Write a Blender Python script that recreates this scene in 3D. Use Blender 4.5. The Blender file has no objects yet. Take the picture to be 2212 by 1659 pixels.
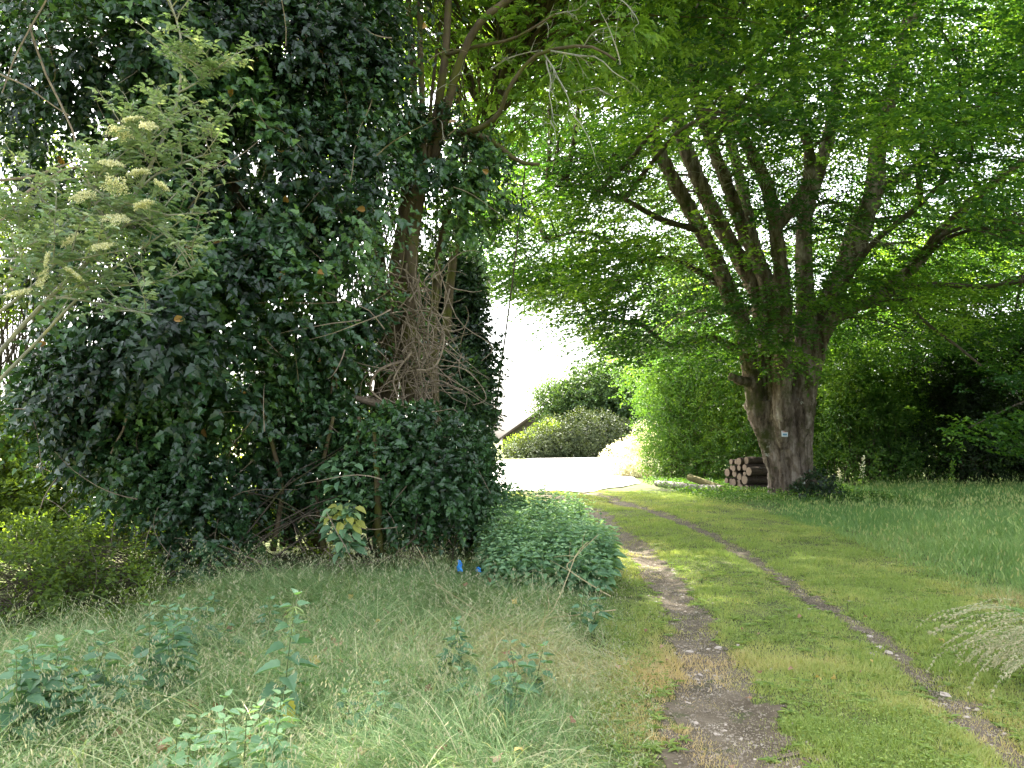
import bpy, bmesh, math, random
import numpy as np
from mathutils import Vector, Matrix, noise as mnoise

# ------------------------------------------------------------------ camera, sky, sun, exposure
scene = bpy.context.scene
R = math.radians
F = 1702.0            # focal length in units of a 2212-wide picture
CU, CV = 1106.0, 829.5
PITCH = math.atan(121.0 / F)
EYE = 1.6
cam_d = bpy.data.cameras.new('camera')
cam = bpy.data.objects.new('camera', cam_d)
scene.collection.objects.link(cam)
cam.location = (0, 0, EYE)
cam.rotation_euler = (R(90) + PITCH, 0, 0)
cam_d.sensor_width = 36.0
cam_d.lens = 36.0 * F / 2212.0
cam_d.clip_start = 0.05
cam_d.clip_end = 3000
scene.camera = cam

SUN_EL, SUN_AZ = R(57), R(-20)      # azimuth from +Y, negative = to the left
world = bpy.data.worlds.new('World')
scene.world = world
world.use_nodes = True
wn = world.node_tree.nodes
bg = wn['Background']
sky = wn.new('ShaderNodeTexSky')
sky.sky_type = 'NISHITA'
sky.sun_disc = False
sky.sun_elevation = SUN_EL
sky.sun_rotation = SUN_AZ
sky.air_density = 1.0
sky.dust_density = 5.0
sky.ozone_density = 0.6
hsv = wn.new('ShaderNodeHueSaturation')      # thin bright cloud: a paler sky
hsv.inputs['Saturation'].default_value = 0.45
hsv.inputs['Value'].default_value = 1.15
world.node_tree.links.new(sky.outputs[0], hsv.inputs['Color'])
world.node_tree.links.new(hsv.outputs[0], bg.inputs[0])
bg.inputs[1].default_value = 0.125
sun_d = bpy.data.lights.new('sun', 'SUN')
sun_d.energy = 5.0
sun_d.angle = R(0.5)
sun_d.color = (1.0, 0.95, 0.86)
sun = bpy.data.objects.new('sun', sun_d)
scene.collection.objects.link(sun)
sdir = Vector((math.sin(SUN_AZ) * math.cos(SUN_EL), math.cos(SUN_AZ) * math.cos(SUN_EL), math.sin(SUN_EL)))
sun.rotation_euler = sdir.to_track_quat('Z', 'Y').to_euler()
scene.view_settings.view_transform = 'Standard'
scene.view_settings.look = 'None'
scene.view_settings.exposure = 2.75
scene.view_settings.gamma = 1.0
cy = scene.cycles
cy.use_denoising = True
cy.max_bounces = 7
cy.diffuse_bounces = 4
cy.glossy_bounces = 2
cy.transmission_bounces = 5
cy.transparent_max_bounces = 4
cy.caustics_reflective = False
cy.caustics_refractive = False
cy.sample_clamp_indirect = 6.0

rng = np.random.default_rng(7)
random.seed(7)
CP, SP = math.cos(PITCH), math.sin(PITCH)

# ------------------------------------------------------------------ helpers
def P(u, v, d):
    """a point of the place seen in direction (u,v), d metres ahead"""
    a = (u - CU) / F
    b = (CV - v) / F
    yy = CP - b * SP
    zz = SP + b * CP
    t = d / yy
    return np.array([a * t, d, EYE + zz * t])

def UV(p):
    p = np.atleast_2d(p)
    y = p[:, 1]; z = p[:, 2] - EYE
    fw = y * CP + z * SP
    up = -y * SP + z * CP
    return np.stack([CU + F * p[:, 0] / fw, CV - F * up / fw], 1)

def Gd(v):
    return EYE * F / (v - 950.5)

def hash3(ix, iy, iz, seed):
    h = (ix.astype(np.int64) * 374761393 + iy.astype(np.int64) * 668265263 + iz.astype(np.int64) * 2147483647 + seed * 1274126177) & 0xffffffff
    h = ((h ^ (h >> 13)) * 1274126177) & 0xffffffff
    h = (h ^ (h >> 16)) & 0xffff
    return h / 65535.0

def vnoise(p, scale=1.0, seed=0):
    q = np.asarray(p, float) * scale
    i = np.floor(q).astype(np.int64); f = q - i
    f = f * f * (3 - 2 * f)
    out = 0
    for dx in (0, 1):
        for dy in (0, 1):
            for dz in (0, 1):
                w = (f[:, 0] if dx else 1 - f[:, 0]) * (f[:, 1] if dy else 1 - f[:, 1]) * (f[:, 2] if dz else 1 - f[:, 2])
                out = out + w * hash3(i[:, 0] + dx, i[:, 1] + dy, i[:, 2] + dz, seed)
    return out

def xy0(x, y):
    x = np.atleast_1d(x).astype(float); y = np.atleast_1d(y).astype(float)
    return np.stack([x, y, np.zeros_like(x)], 1)

RUT_Y = np.array([-3.0, 2.5, 4.19, 5.46, 6.64, 8.52, 10.87, 13.7, 17.0, 21.7, 26.0])
RUT_L = np.array([0.2, 0.98, 1.165, 1.36, 1.53, 1.72, 1.88, 1.90, 1.84, 1.2, 0.0])
RUT_RX = np.array([1.7, 2.35, 2.57, 2.81, 3.04, 3.13, 3.33, 3.42, 3.24, 2.7, 1.6])

def rut_mask(x, y):
    """1 inside a wheel rut, 0 away"""
    xl = np.interp(y, RUT_Y, RUT_L); xr = np.interp(y, RUT_Y, RUT_RX)
    p = xy0(x, y)
    wl = np.interp(y, [3, 4.2, 6, 9, 14, 22, 24], [.42, .38, .22, .20, .20, .42, .5])
    wr = np.interp(y, [3, 4.2, 6, 9, 14, 22, 24], [.32, .28, .17, .16, .16, .36, .5])
    n = vnoise(p, 1.6, 3) * .28 + vnoise(p, 5.0, 4) * .38 + vnoise(p, 17.0, 6) * .34 - .5
    ml = 1 - np.abs(x - xl) / wl
    mr = 1 - np.abs(x - xr) / wr
    m = np.maximum(ml + .05, mr - .30 - .22 * np.clip((8 - y) / 2, 0, 1)) + n * 1.9
    return m

def gz(x, y):
    x = np.atleast_1d(np.asarray(x, float)); y = np.atleast_1d(np.asarray(y, float))
    p = xy0(x, y)
    near = np.clip(1 - (np.hypot(x, y) - 22) / 8, 0, 1)
    z = (vnoise(p, .45, 11) - .5) * .10 + (vnoise(p, 1.7, 12) - .5) * .035
    xl = np.interp(y, RUT_Y, RUT_L); xr = np.interp(y, RUT_Y, RUT_RX)
    z = z - .05 * np.exp(-((x - xl) / .28) ** 2) - .04 * np.exp(-((x - xr) / .25) ** 2)
    # low bank under the thicket on the left and round the old tree
    z = z + .16 * np.clip((-x - .3) / 2.0, 0, 1) * np.clip((y - 5) / 3, 0, 1) * np.clip((16 - y) / 4, 0, 1)
    z = z + .12 * np.exp(-(((x - 7.3) / 1.9) ** 2 + ((y - 21.3) / 1.6) ** 2))
    return z * near

def tag(o, label=None, cat=None, group=None, kind=None):
    if label: o['label'] = label
    if cat: o['category'] = cat
    if group: o['group'] = group
    if kind: o['kind'] = kind
    return o

def empty(name, loc, label, cat, group=None, kind=None):
    o = bpy.data.objects.new(name, None)
    o.empty_display_size = .2
    scene.collection.objects.link(o)
    o.location = loc
    return tag(o, label, cat, group, kind)

class Acc:
    """collects vertices, polygons and a per-vertex tint, then links ONE mesh object"""
    def __init__(s):
        s.v = []; s.f = []; s.t = []; s.n = 0
    def add(s, verts, faces, tint=0.5):
        verts = np.asarray(verts, float).reshape(-1, 3)
        s.v.append(verts)
        if np.isscalar(tint): tint = np.full(len(verts), float(tint))
        s.t.append(np.asarray(tint, float))
        if isinstance(faces, np.ndarray):
            s.f.append(faces + s.n)
        else:
            by = {}
            for f in faces: by.setdefault(len(f), []).append(f)
            for k in by: s.f.append(np.array(by[k], int) + s.n)
        s.n += len(verts)
    def build(s, name, mat, parent=None, smooth=False, mod=None):
        v = np.concatenate(s.v)
        off = np.array(parent.location) if parent is not None else np.zeros(3)
        if parent is not None and parent.parent is not None: off = off + np.array(parent.parent.location)
        v = v - off
        me = bpy.data.meshes.new(name)
        me.vertices.add(len(v)); me.vertices.foreach_set('co', v.astype(np.float32).ravel())
        loops = np.concatenate([f.ravel() for f in s.f])
        tot = np.concatenate([np.full(len(f), f.shape[1]) for f in s.f])
        st = np.concatenate([[0], np.cumsum(tot)[:-1]])
        me.loops.add(len(loops)); me.loops.foreach_set('vertex_index', loops.astype(np.int32))
        me.polygons.add(len(tot)); me.polygons.foreach_set('loop_start', st.astype(np.int32))
        me.polygons.foreach_set('loop_total', tot.astype(np.int32))
        me.polygons.foreach_set('use_smooth', np.full(len(tot), smooth))
        me.update(calc_edges=True)
        a = me.attributes.new('tint', 'FLOAT', 'POINT')
        a.data.foreach_set('value', np.concatenate(s.t).astype(np.float32))
        me.materials.append(mat)
        o = bpy.data.objects.new(name, me)
        scene.collection.objects.link(o)
        if parent is not None: o.parent = parent
        return o

def norm(a):
    return a / (np.linalg.norm(a, axis=-1, keepdims=True) + 1e-9)

# leaf outlines: x along the leaf, y across, z up; (verts, list of faces)
def tmpl_two(half, fold=.12, curl=.1):
    """half: outline points from base to tip on one side"""
    n = len(half)
    vs = [(0, 0, 0)] + [(x, y, fold * y * 2 - curl * x * x) for x, y in half] + [(1, 0, -curl)] + \
         [(x, -y, fold * y * 2 - curl * x * x) for x, y in half]
    a = [0] + list(range(1, n + 1)) + [n + 1]
    b = [0] + [n + 1 + k for k in range(1, n + 1)][:n] + [n + 1]
    b = [0, n + 1] + list(range(2 * n + 1, n + 1, -1))
    return np.array(vs, float), [a[::-1], b[::-1]]
T_OVATE = tmpl_two([(.22, .24), (.55, .27), (.82, .13)], .3, .15)
T_ROUND = tmpl_two([(.1, .22), (.4, .36), (.75, .24)], .3, .12)
T_RHOMB = tmpl_two([(.42, .31)], .3, .1)
T_LANCE = tmpl_two([(.3, .14), (.7, .10)], .3, .25)
T_IVY = tmpl_two([(-.12, .22), (.12, .48), (.36, .30), (.58, .30), (.7, .16)], .22, .12)
T_NETTLE = tmpl_two([(-.05, .2), (.1, .36), (.2, .31), (.32, .36), (.42, .27), (.54, .28), (.64, .18), (.76, .16), (.86, .08)], .22, .28)
T_FERN = tmpl_two([(.1, .1), (.5, .12), (.85, .05)], .2, .1)

def put_leaves(acc, pos, d, nrm, size, T, tint):
    """pos,d,nrm (N,3); size,tint (N,)"""
    d = norm(d)
    nrm = norm(nrm - d * np.sum(nrm * d, 1, keepdims=True))
    s = np.cross(nrm, d)
    tv, tf = T
    n = len(pos); k = len(tv)
    w = size[:, None, None]
    verts = pos[:, None, :] + w * (tv[None, :, 0:1] * d[:, None, :] + tv[None, :, 1:2] * s[:, None, :] + tv[None, :, 2:3] * nrm[:, None, :])
    base = (np.arange(n) * k)[:, None]
    first = True
    tt = np.repeat(tint, k)
    # same-size faces are batched
    by = {}
    for f in tf: by.setdefault(len(f), []).append(f)
    nn = acc.n
    acc.v.append(verts.reshape(-1, 3)); acc.t.append(tt)
    for ln, fl in by.items():
        for f in fl:
            acc.f.append(base + np.array(f)[None, :] + nn)
    acc.n += n * k

def tube(acc, pts, rad, sides=6, tint=.5, rough=0.0, seed=0):
    pts = np.asarray(pts, float); n = len(pts)
    rad = np.full(n, float(rad)) if np.isscalar(rad) else np.asarray(rad, float)
    tg = np.gradient(pts, axis=0); tg = norm(tg)
    ref = np.array([0, 0, 1.0]) if abs(tg[0, 2]) < .9 else np.array([1.0, 0, 0])
    a = np.cross(tg[0], ref); a /= np.linalg.norm(a)
    A = []
    for i in range(n):
        a = a - tg[i] * np.dot(a, tg[i]); a /= np.linalg.norm(a) + 1e-9
        A.append(a)
    A = np.array(A); B = np.cross(tg, A)
    th = np.arange(sides) * 2 * math.pi / sides
    rr = rad[:, None] * np.ones(sides)[None]
    if rough:
        q = pts[:, None, :] + rr[..., None] * (np.cos(th)[None, :, None] * A[:, None] + np.sin(th)[None, :, None] * B[:, None])
        rr = rr * (1 + rough * (vnoise(q.reshape(-1, 3), 1.3 / max(rad.max(), .02) * .6, seed + 5).reshape(n, sides) - .5))
    V = pts[:, None, :] + rr[..., None] * (np.cos(th)[None, :, None] * A[:, None] + np.sin(th)[None, :, None] * B[:, None])
    idx = np.arange(n * sides).reshape(n, sides)
    nx = np.roll(idx, -1, 1)
    f = np.stack([idx[:-1], nx[:-1], nx[1:], idx[1:]], -1).reshape(-1, 4)
    nb = acc.n
    acc.add(V.reshape(-1, 3), f, tint)
    acc.f.append(idx[0][::-1][None] + nb); acc.f.append(idx[-1][None] + nb)

def smooth_path(pts, n=8, wob=0.0, seed=0):
    pts = np.asarray(pts, float)
    m = len(pts)
    t = np.linspace(0, m - 1, n)
    out = []
    for x in t:
        i = min(int(x), m - 2); f = x - i
        p0 = pts[max(i - 1, 0)]; p1 = pts[i]; p2 = pts[i + 1]; p3 = pts[min(i + 2, m - 1)]
        out.append(.5 * ((2 * p1) + (-p0 + p2) * f + (2 * p0 - 5 * p1 + 4 * p2 - p3) * f * f + (-p0 + 3 * p1 - 3 * p2 + p3) * f ** 3))
    out = np.array(out)
    if wob:
        L = np.linalg.norm(out[-1] - out[0])
        k = np.stack([vnoise(out + 17.3 * j, 1.6 / max(L, .3) * 2, seed + j) for j in range(3)], 1) - .5
        w = np.sin(np.linspace(0, math.pi, n))[:, None]
        out = out + k * wob * L * w
    return out

def wander(start, d, length, n=7, curl=.5, droop=0.0, r=None):
    r = r or random
    p = np.array(start, float); d = norm(np.array(d, float)[None])[0]
    out = [p.copy()]
    st = length / (n - 1)
    b = np.array([r.gauss(0, 1), r.gauss(0, 1), r.gauss(0, 1)]) * curl * .5
    for i in range(n - 1):
        b = b * .75 + np.array([r.gauss(0, 1), r.gauss(0, 1), r.gauss(0, 1)]) * curl * .3
        d = d + b * .5; d[2] -= droop / n
        d = d / np.linalg.norm(d)
        p = p + d * st
        out.append(p.copy())
    return np.array(out)

def rand_unit(n):
    return norm(rng.normal(size=(n, 3)))

# ------------------------------------------------------------------ materials
def mat_new(name):
    m = bpy.data.materials.new(name); m.use_nodes = True
    nt = m.node_tree
    return m, nt, nt.nodes, nt.links, nt.nodes['Principled BSDF']

def ramp(n, cols):
    r = n.new('ShaderNodeValToRGB')
    el = r.color_ramp.elements
    while len(el) < len(cols): el.new(.5)
    for e, (p, c) in zip(el, cols):
        e.position = p; e.color = (*c, 1)
    return r

def leaf_mat(name, cols, trans=.35, rough=.45, tcol=(1.25, 1.15, .35), spec=.4):
    m, nt, n, l, b = mat_new(name)
    at = n.new('ShaderNodeAttribute'); at.attribute_name = 'tint'
    r = ramp(n, cols)
    l.new(at.outputs['Fac'], r.inputs[0])
    l.new(r.outputs[0], b.inputs['Base Color'])
    b.inputs['Roughness'].default_value = rough
    b.inputs['Specular IOR Level'].default_value = spec
    t = n.new('ShaderNodeBsdfTranslucent')
    mu = n.new('ShaderNodeMix'); mu.data_type = 'RGBA'; mu.blend_type = 'MULTIPLY'
    mu.inputs['Factor'].default_value = 1
    l.new(r.outputs[0], mu.inputs['A']); mu.inputs['B'].default_value = (tcol[0] * 1.6, tcol[1] * 1.6, tcol[2] * 1.6, 1)
    l.new(mu.outputs['Result'], t.inputs[0])
    mx = n.new('ShaderNodeMixShader'); mx.inputs[0].default_value = trans
    l.new(b.outputs[0], mx.inputs[1]); l.new(t.outputs[0], mx.inputs[2])
    l.new(mx.outputs[0], n['Material Output'].inputs[0])
    return m

def rough_mat(name, cols, scale=6, detail=6, rough=.9, bump=.4, stretch=(1, 1, 1), second=None, coord='Object', bscale=None, bdist=.02):
    """noise-driven colour ramp with bump; second=(colour, scale, lo, hi) lays moss / lichen / dirt patches over it"""
    m, nt, n, l, b = mat_new(name)
    tc = n.new('ShaderNodeTexCoord'); mp = n.new('ShaderNodeMapping')
    mp.inputs['Scale'].default_value = stretch
    l.new(tc.outputs[coord], mp.inputs[0])
    nz = n.new('ShaderNodeTexNoise'); nz.inputs['Scale'].default_value = scale; nz.inputs['Detail'].default_value = detail
    nz.inputs['Roughness'].default_value = .65
    l.new(mp.outputs[0], nz.inputs[0])
    r = ramp(n, cols); l.new(nz.outputs[0], r.inputs[0])
    out = r.outputs[0]
    if second:
        for (c, sc, lo, hi) in second:
            n2 = n.new('ShaderNodeTexNoise'); n2.inputs['Scale'].default_value = sc; n2.inputs['Detail'].default_value = 5
            n2.inputs['Roughness'].default_value = .7
            l.new(tc.outputs[coord], n2.inputs[0])
            r2 = ramp(n, [(lo, (0, 0, 0)), (hi, (1, 1, 1))]); l.new(n2.outputs[0], r2.inputs[0])
            mx = n.new('ShaderNodeMix'); mx.data_type = 'RGBA'
            l.new(r2.outputs[0], mx.inputs['Factor']); l.new(out, mx.inputs['A']); mx.inputs['B'].default_value = (*c, 1)
            out = mx.outputs['Result']
    l.new(out, b.inputs['Base Color'])
    b.inputs['Roughness'].default_value = rough
    b.inputs['Specular IOR Level'].default_value = .25
    if bump:
        n3 = n.new('ShaderNodeTexNoise'); n3.inputs['Scale'].default_value = bscale or scale * 2.5; n3.inputs['Detail'].default_value = 8
        n3.inputs['Roughness'].default_value = .7
        l.new(mp.outputs[0], n3.inputs[0])
        bp = n.new('ShaderNodeBump'); bp.inputs['Strength'].default_value = bump; bp.inputs['Distance'].default_value = bdist
        l.new(n3.outputs[0], bp.inputs['Height']); l.new(bp.outputs[0], b.inputs['Normal'])
    return m

M = {}
M['ivy'] = leaf_mat('ivy_leaf', [(0, (.010, .026, .010)), (.45, (.024, .06, .022)), (.8, (.045, .11, .035)), (.975, (.11, .21, .05)), (1, (.30, .17, .05))], .15, .32, spec=.55)
M['ivyfar'] = leaf_mat('ivy_leaf_small', [(0, (.012, .028, .012)), (.6, (.035, .075, .03)), (1, (.10, .19, .06))], .2, .35, spec=.5)
M['elder'] = leaf_mat('elder_leaf', [(0, (.08, .14, .06)), (.5, (.17, .25, .125)), (.85, (.33, .39, .22)), (1, (.42, .46, .18))], .22, .42, (1.1, 1.1, .6))
M['ash'] = leaf_mat('ash_leaf', [(0, (.06, .13, .025)), (.5, (.13, .24, .045)), (1, (.25, .38, .08))], .55, .5)
M['beech'] = leaf_mat('beech_leaf', [(0, (.022, .07, .022)), (.45, (.05, .13, .028)), (.8, (.12, .24, .035)), (1, (.26, .40, .08))], .5, .45)
M['hedge'] = leaf_mat('hedge_leaf', [(0, (.03, .075, .018)), (.5, (.06, .14, .025)), (1, (.14, .24, .04))], .42, .5)
M['under'] = leaf_mat('thicket_leaf_shade', [(0, (.008, .018, .007)), (.5, (.02, .045, .012)), (1, (.09, .17, .025))], .4, .5)  # deep shade of the thicket put into the leaf colour
M['back'] = leaf_mat('field_hedge_leaf', [(0, (.035, .06, .018)), (.5, (.09, .15, .03)), (1, (.20, .28, .05))], .5, .5)
M['nettle'] = leaf_mat('nettle_leaf', [(0, (.07, .15, .08)), (.5, (.15, .27, .145)), (.9, (.25, .39, .19)), (1, (.45, .40, .05))], .25, .6, (1.1, 1.15, .4))
M['yew'] = leaf_mat('yew_leaf', [(0, (.025, .04, .015)), (1, (.08, .11, .04))], .15, .6)
M['laurel'] = leaf_mat('laurel_leaf', [(0, (.03, .06, .02)), (1, (.10, .18, .05))], .25, .35)
M['turf'] = leaf_mat('turf_grass', [(0, (.12, .20, .045)), (.35, (.25, .33, .085)), (.65, (.40, .40, .15)), (1, (.54, .41, .23))], .3, .6, (1.1, 1.1, .5))
M['tall'] = leaf_mat('tall_grass', [(0, (.075, .16, .055)), (.35, (.18, .30, .11)), (.65, (.33, .40, .19)), (1, (.58, .50, .33))], .3, .6, (1.1, 1.05, .6))
M['meadow'] = leaf_mat('meadow_grass', [(0, (.09, .20, .06)), (.5, (.19, .32, .10)), (.8, (.32, .39, .16)), (1, (.42, .34, .17))], .3, .6, (1.1, 1.05, .6))
M['seed'] = leaf_mat('seed_head', [(0, (.28, .32, .17)), (1, (.55, .50, .34))], .3, .7, (1, .95, .7))
M['umbel'] = leaf_mat('umbel_flower', [(0, (.22, .28, .10)), (.08, (.5, .5, .28)), (1, (.85, .82, .60))], .3, .8, (1, .95, .7))
M['parsley'] = leaf_mat('white_flower', [(0, (.16, .26, .10)), (.5, (.7, .68, .5)), (1, (.85, .83, .72))], .3, .8, (1, .95, .7))
M['dead_leaf'] = leaf_mat('dead_leaf', [(0, (.16, .08, .04)), (.6, (.27, .17, .095)), (.85, (.38, .27, .17)), (1, (.55, .42, .08))], .2, .6, (1.1, .9, .6))
M['bark'] = rough_mat('beech_bark', [(.32, (.025, .018, .012)), (.45, (.11, .082, .06)), (.56, (.22, .175, .14)), (.70, (.40, .35, .30))], 3.0, 9, .95, 1.0, (2.2, 2.2, .4),
                      second=[((.055, .06, .018), 1.1, .5, .62), ((.42, .40, .36), 2.6, .64, .70)], bdist=.05)
M['limb'] = rough_mat('branch_bark', [(.3, (.035, .028, .02)), (.6, (.10, .08, .06)), (.85, (.18, .15, .12))], 6, 6, .95, .5, second=[((.06, .065, .02), 2.0, .5, .62)])
M['pole'] = rough_mat('mossy_bark', [(.3, (.05, .038, .022)), (.6, (.12, .09, .055)), (.85, (.2, .16, .11))], 9, 6, .95, .6, (1, 1, .4), second=[((.09, .09, .02), 3.0, .48, .6)])
M['dead'] = rough_mat('dead_wood', [(.3, (.13, .10, .07)), (.6, (.27, .21, .15)), (.85, (.42, .34, .25))], 14, 4, .9, .3)
M['palewood'] = rough_mat('lichen_twig', [(.3, (.20, .19, .15)), (.55, (.34, .32, .26)), (.8, (.45, .38, .10))], 8, 4, .9, .2)
M['stem'] = rough_mat('green_stem', [(.3, (.09, .13, .045)), (.8, (.18, .20, .08))], 20, 2, .7, 0)
M['straw'] = rough_mat('dry_stalk', [(.3, (.35, .28, .14)), (.8, (.5, .42, .25))], 20, 2, .7, 0)
M['soil'] = rough_mat('bare_soil', [(.25, (.05, .040, .025)), (.5, (.115, .092, .062)), (.75, (.20, .165, .118))], 3.5, 12, .97, .8, second=[((.22, .18, .15), 14, .62, .72), ((.05, .07, .02), 2.3, .55, .66)], bscale=30, bdist=.015)
M['ground'] = rough_mat('turf_soil', [(.25, (.035, .045, .018)), (.45, (.075, .09, .03)), (.6, (.12, .14, .045)), (.8, (.17, .14, .07))], 1.2, 14, .97, .7, second=[((.05, .035, .022), .9, .56, .7)], bscale=18, bdist=.03)
M['road'] = rough_mat('pale_road', [(.3, (.46, .43, .38)), (.6, (.56, .53, .48)), (.8, (.62, .60, .56))], .8, 10, .95, .3)
M['field'] = rough_mat('pale_field', [(.3, (.34, .32, .14)), (.6, (.45, .42, .22)), (.8, (.52, .48, .30))], .35, 10, .95, .4)
M['logbark'] = rough_mat('log_bark', [(.3, (.035, .026, .02)), (.55, (.085, .062, .048)), (.8, (.15, .12, .10))], 7, 8, .95, .9, (.5, 2.2, 2.2), second=[((.34, .33, .32), 4.5, .68, .72)], bdist=.03)
M['mosslog'] = rough_mat('mossy_log', [(.3, (.06, .055, .022)), (.6, (.12, .105, .04)), (.8, (.18, .15, .08))], 5, 8, .95, .7)
M['palelog'] = rough_mat('lichen_log', [(.35, (.07, .055, .045)), (.5, (.15, .135, .115)), (.66, (.32, .30, .27))], 9, 8, .95, .7)
M['flint'] = rough_mat('flint', [(.3, (.30, .24, .19)), (.55, (.50, .43, .36)), (.8, (.68, .64, .58))], 16, 5, .8, .4)
M['pebble'] = rough_mat('pebble', [(.3, (.13, .105, .075)), (.55, (.26, .22, .165)), (.8, (.52, .47, .38))], 9, 3, .8, .3)
M['roof'] = rough_mat('roof_sheet', [(.3, (.40, .38, .35)), (.8, (.52, .50, .46))], 3, 6, .8, .2)
M['trim'] = rough_mat('barge_board', [(.3, (.07, .055, .045)), (.8, (.13, .10, .085))], 8, 5, .85, .2)

# board wall: horizontal weatherboards
def board_mat():
    m, nt, n, l, b = mat_new('weatherboard')
    tc = n.new('ShaderNodeTexCoord')
    w = n.new('ShaderNodeTexWave'); w.wave_type = 'BANDS'; w.bands_direction = 'Z'; w.wave_profile = 'SAW'
    w.inputs['Scale'].default_value = 1.6; w.inputs['Distortion'].default_value = .12
    nz = n.new('ShaderNodeTexNoise'); nz.inputs['Scale'].default_value = 5
    mp = n.new('ShaderNodeMapping'); mp.inputs['Scale'].default_value = (.4, 1, 6)
    l.new(tc.outputs['Object'], w.inputs[0]); l.new(tc.outputs['Object'], mp.inputs[0]); l.new(mp.outputs[0], nz.inputs[0])
    r = ramp(n, [(.3, (.045, .038, .036)), (.7, (.10, .085, .08))]); l.new(nz.outputs[0], r.inputs[0])
    l.new(r.outputs[0], b.inputs['Base Color'])
    bp = n.new('ShaderNodeBump'); bp.inputs['Distance'].default_value = .06; bp.inputs['Strength'].default_value = 1
    l.new(w.outputs[1], bp.inputs['Height']); l.new(bp.outputs[0], b.inputs['Normal'])
    b.inputs['Roughness'].default_value = .85
    return m
M['board'] = board_mat()

def ring_mat(name='cut_end', c0=(.15, .105, .075), c1=(.29, .21, .15)):
    m, nt, n, l, b = mat_new(name)
    at = n.new('ShaderNodeAttribute'); at.attribute_name = 'tint'
    mt = n.new('ShaderNodeMath'); mt.operation = 'MULTIPLY'; mt.inputs[1].default_value = 55
    sn = n.new('ShaderNodeMath'); sn.operation = 'SINE'
    l.new(at.outputs['Fac'], mt.inputs[0]); l.new(mt.outputs[0], sn.inputs[0])
    nz = n.new('ShaderNodeTexNoise'); nz.inputs['Scale'].default_value = 12
    ad = n.new('ShaderNodeMath'); ad.operation = 'MULTIPLY_ADD'; ad.inputs[1].default_value = .22
    l.new(sn.outputs[0], ad.inputs[0]); l.new(nz.outputs[0], ad.inputs[2])
    r = ramp(n, [(.25, c0), (.75, c1)]); l.new(ad.outputs[0], r.inputs[0])
    l.new(r.outputs[0], b.inputs['Base Color']); b.inputs['Roughness'].default_value = .9
    return m
M['cut'] = ring_mat()

def plain(name, col, rough=.5, spec=.4):
    m, nt, n, l, b = mat_new(name)
    nz = n.new('ShaderNodeTexNoise'); nz.inputs['Scale'].default_value = 14
    r = ramp(n, [(.3, tuple(c * .8 for c in col)), (.7, col)]); l.new(nz.outputs[0], r.inputs[0])
    l.new(r.outputs[0], b.inputs['Base Color'])
    b.inputs['Roughness'].default_value = rough; b.inputs['Specular IOR Level'].default_value = spec
    return m
M['white'] = plain('white_enamel', (.72, .76, .80), .4)
M['red'] = plain('faded_red_print', (.45, .10, .07), .5)
M['blueink'] = plain('blue_print', (.12, .28, .42), .5)
M['blue'] = plain('blue_plastic', (.06, .36, .85), .35)
M['litter'] = plain('white_paper', (.75, .75, .76), .6)
M['post'] = plain('weathered_post', (.40, .38, .34), .9)

# ------------------------------------------------------------------ setting
def grid_sheet(name, xs, ys, zf, mat, dz=0.0, keep=None, smooth=True):
    X, Y = np.meshgrid(xs, ys)
    Z = zf(X.ravel(), Y.ravel()) + dz
    V = np.stack([X.ravel(), Y.ravel(), Z], 1)
    nx, ny = len(xs), len(ys)
    i = np.arange((nx - 1) * (ny - 1)); r = i // (nx - 1); c = i % (nx - 1)
    a = r * nx + c
    Fq = np.stack([a, a + 1, a + nx + 1, a + nx], 1)
    if keep is not None:
        cx = V[Fq].mean(1)
        Fq = Fq[keep(cx[:, 0], cx[:, 1])]
        used, inv = np.unique(Fq, return_inverse=True)
        V = V[used]; Fq = inv.reshape(Fq.shape)
    A = Acc(); A.add(V, Fq)
    o = A.build(name, mat, smooth=smooth)
    return o

def nonuni(a, b, lo, hi, fine, coarse_n):
    mid = np.arange(a, b + 1e-6, fine)
    g = np.geomspace(1, 1 + (hi - b), coarse_n) - 1
    left = a - (np.geomspace(1, 1 + (a - lo), coarse_n) - 1)[1:][::-1]
    return np.concatenate([left, mid, b + g[1:]])
ground = grid_sheet('ground', nonuni(-12, 16, -600, 600, .16, 14), nonuni(1, 27, -40, 1500, .16, 16), gz, M['ground'])
tag(ground, kind='structure')

# bare wheel ruts: one sheet just above the ground
ty = np.arange(2.0, 24.2, .045)
def rut_keep(x, y): return rut_mask(x, y) > .12
track = grid_sheet('dirt_track', np.arange(-1.2, 5.0, .045), ty, gz, M['soil'], .006, rut_keep)
tag(track, kind='structure')

# pale sunlit farm road beyond the shade
def poly_sheet(name, pts, z, mat):
    A = Acc(); A.add([(x, y, z) for x, y in pts], [list(range(len(pts)))])
    return tag(A.build(name, mat), kind='structure')
def road_edge():
    near = [(x, 24.4 + .5 * math.sin(x * 1.9) + .35 * math.sin(x * 4.3 + 1) + (.0 if x < 2 else (x - 2) * 1.4)) for x in np.linspace(-14, 4.4, 50)]
    far = [(4.7, 29), (5.4, 36), (9.5, 60), (15, 93), (30, 100)]
    back = [(6.8, 91.5), (0.6, 62.5), (-14, 55), (-14, 24)]
    return near + far + back
poly_sheet('road', road_edge(), .03, M['road'])
field = poly_sheet('field', [(-180, 17), (-16, 17), (-14.2, 24.4), (-14.2, 54), (-20, 400), (-180, 400)], .025, M['field'])

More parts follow.
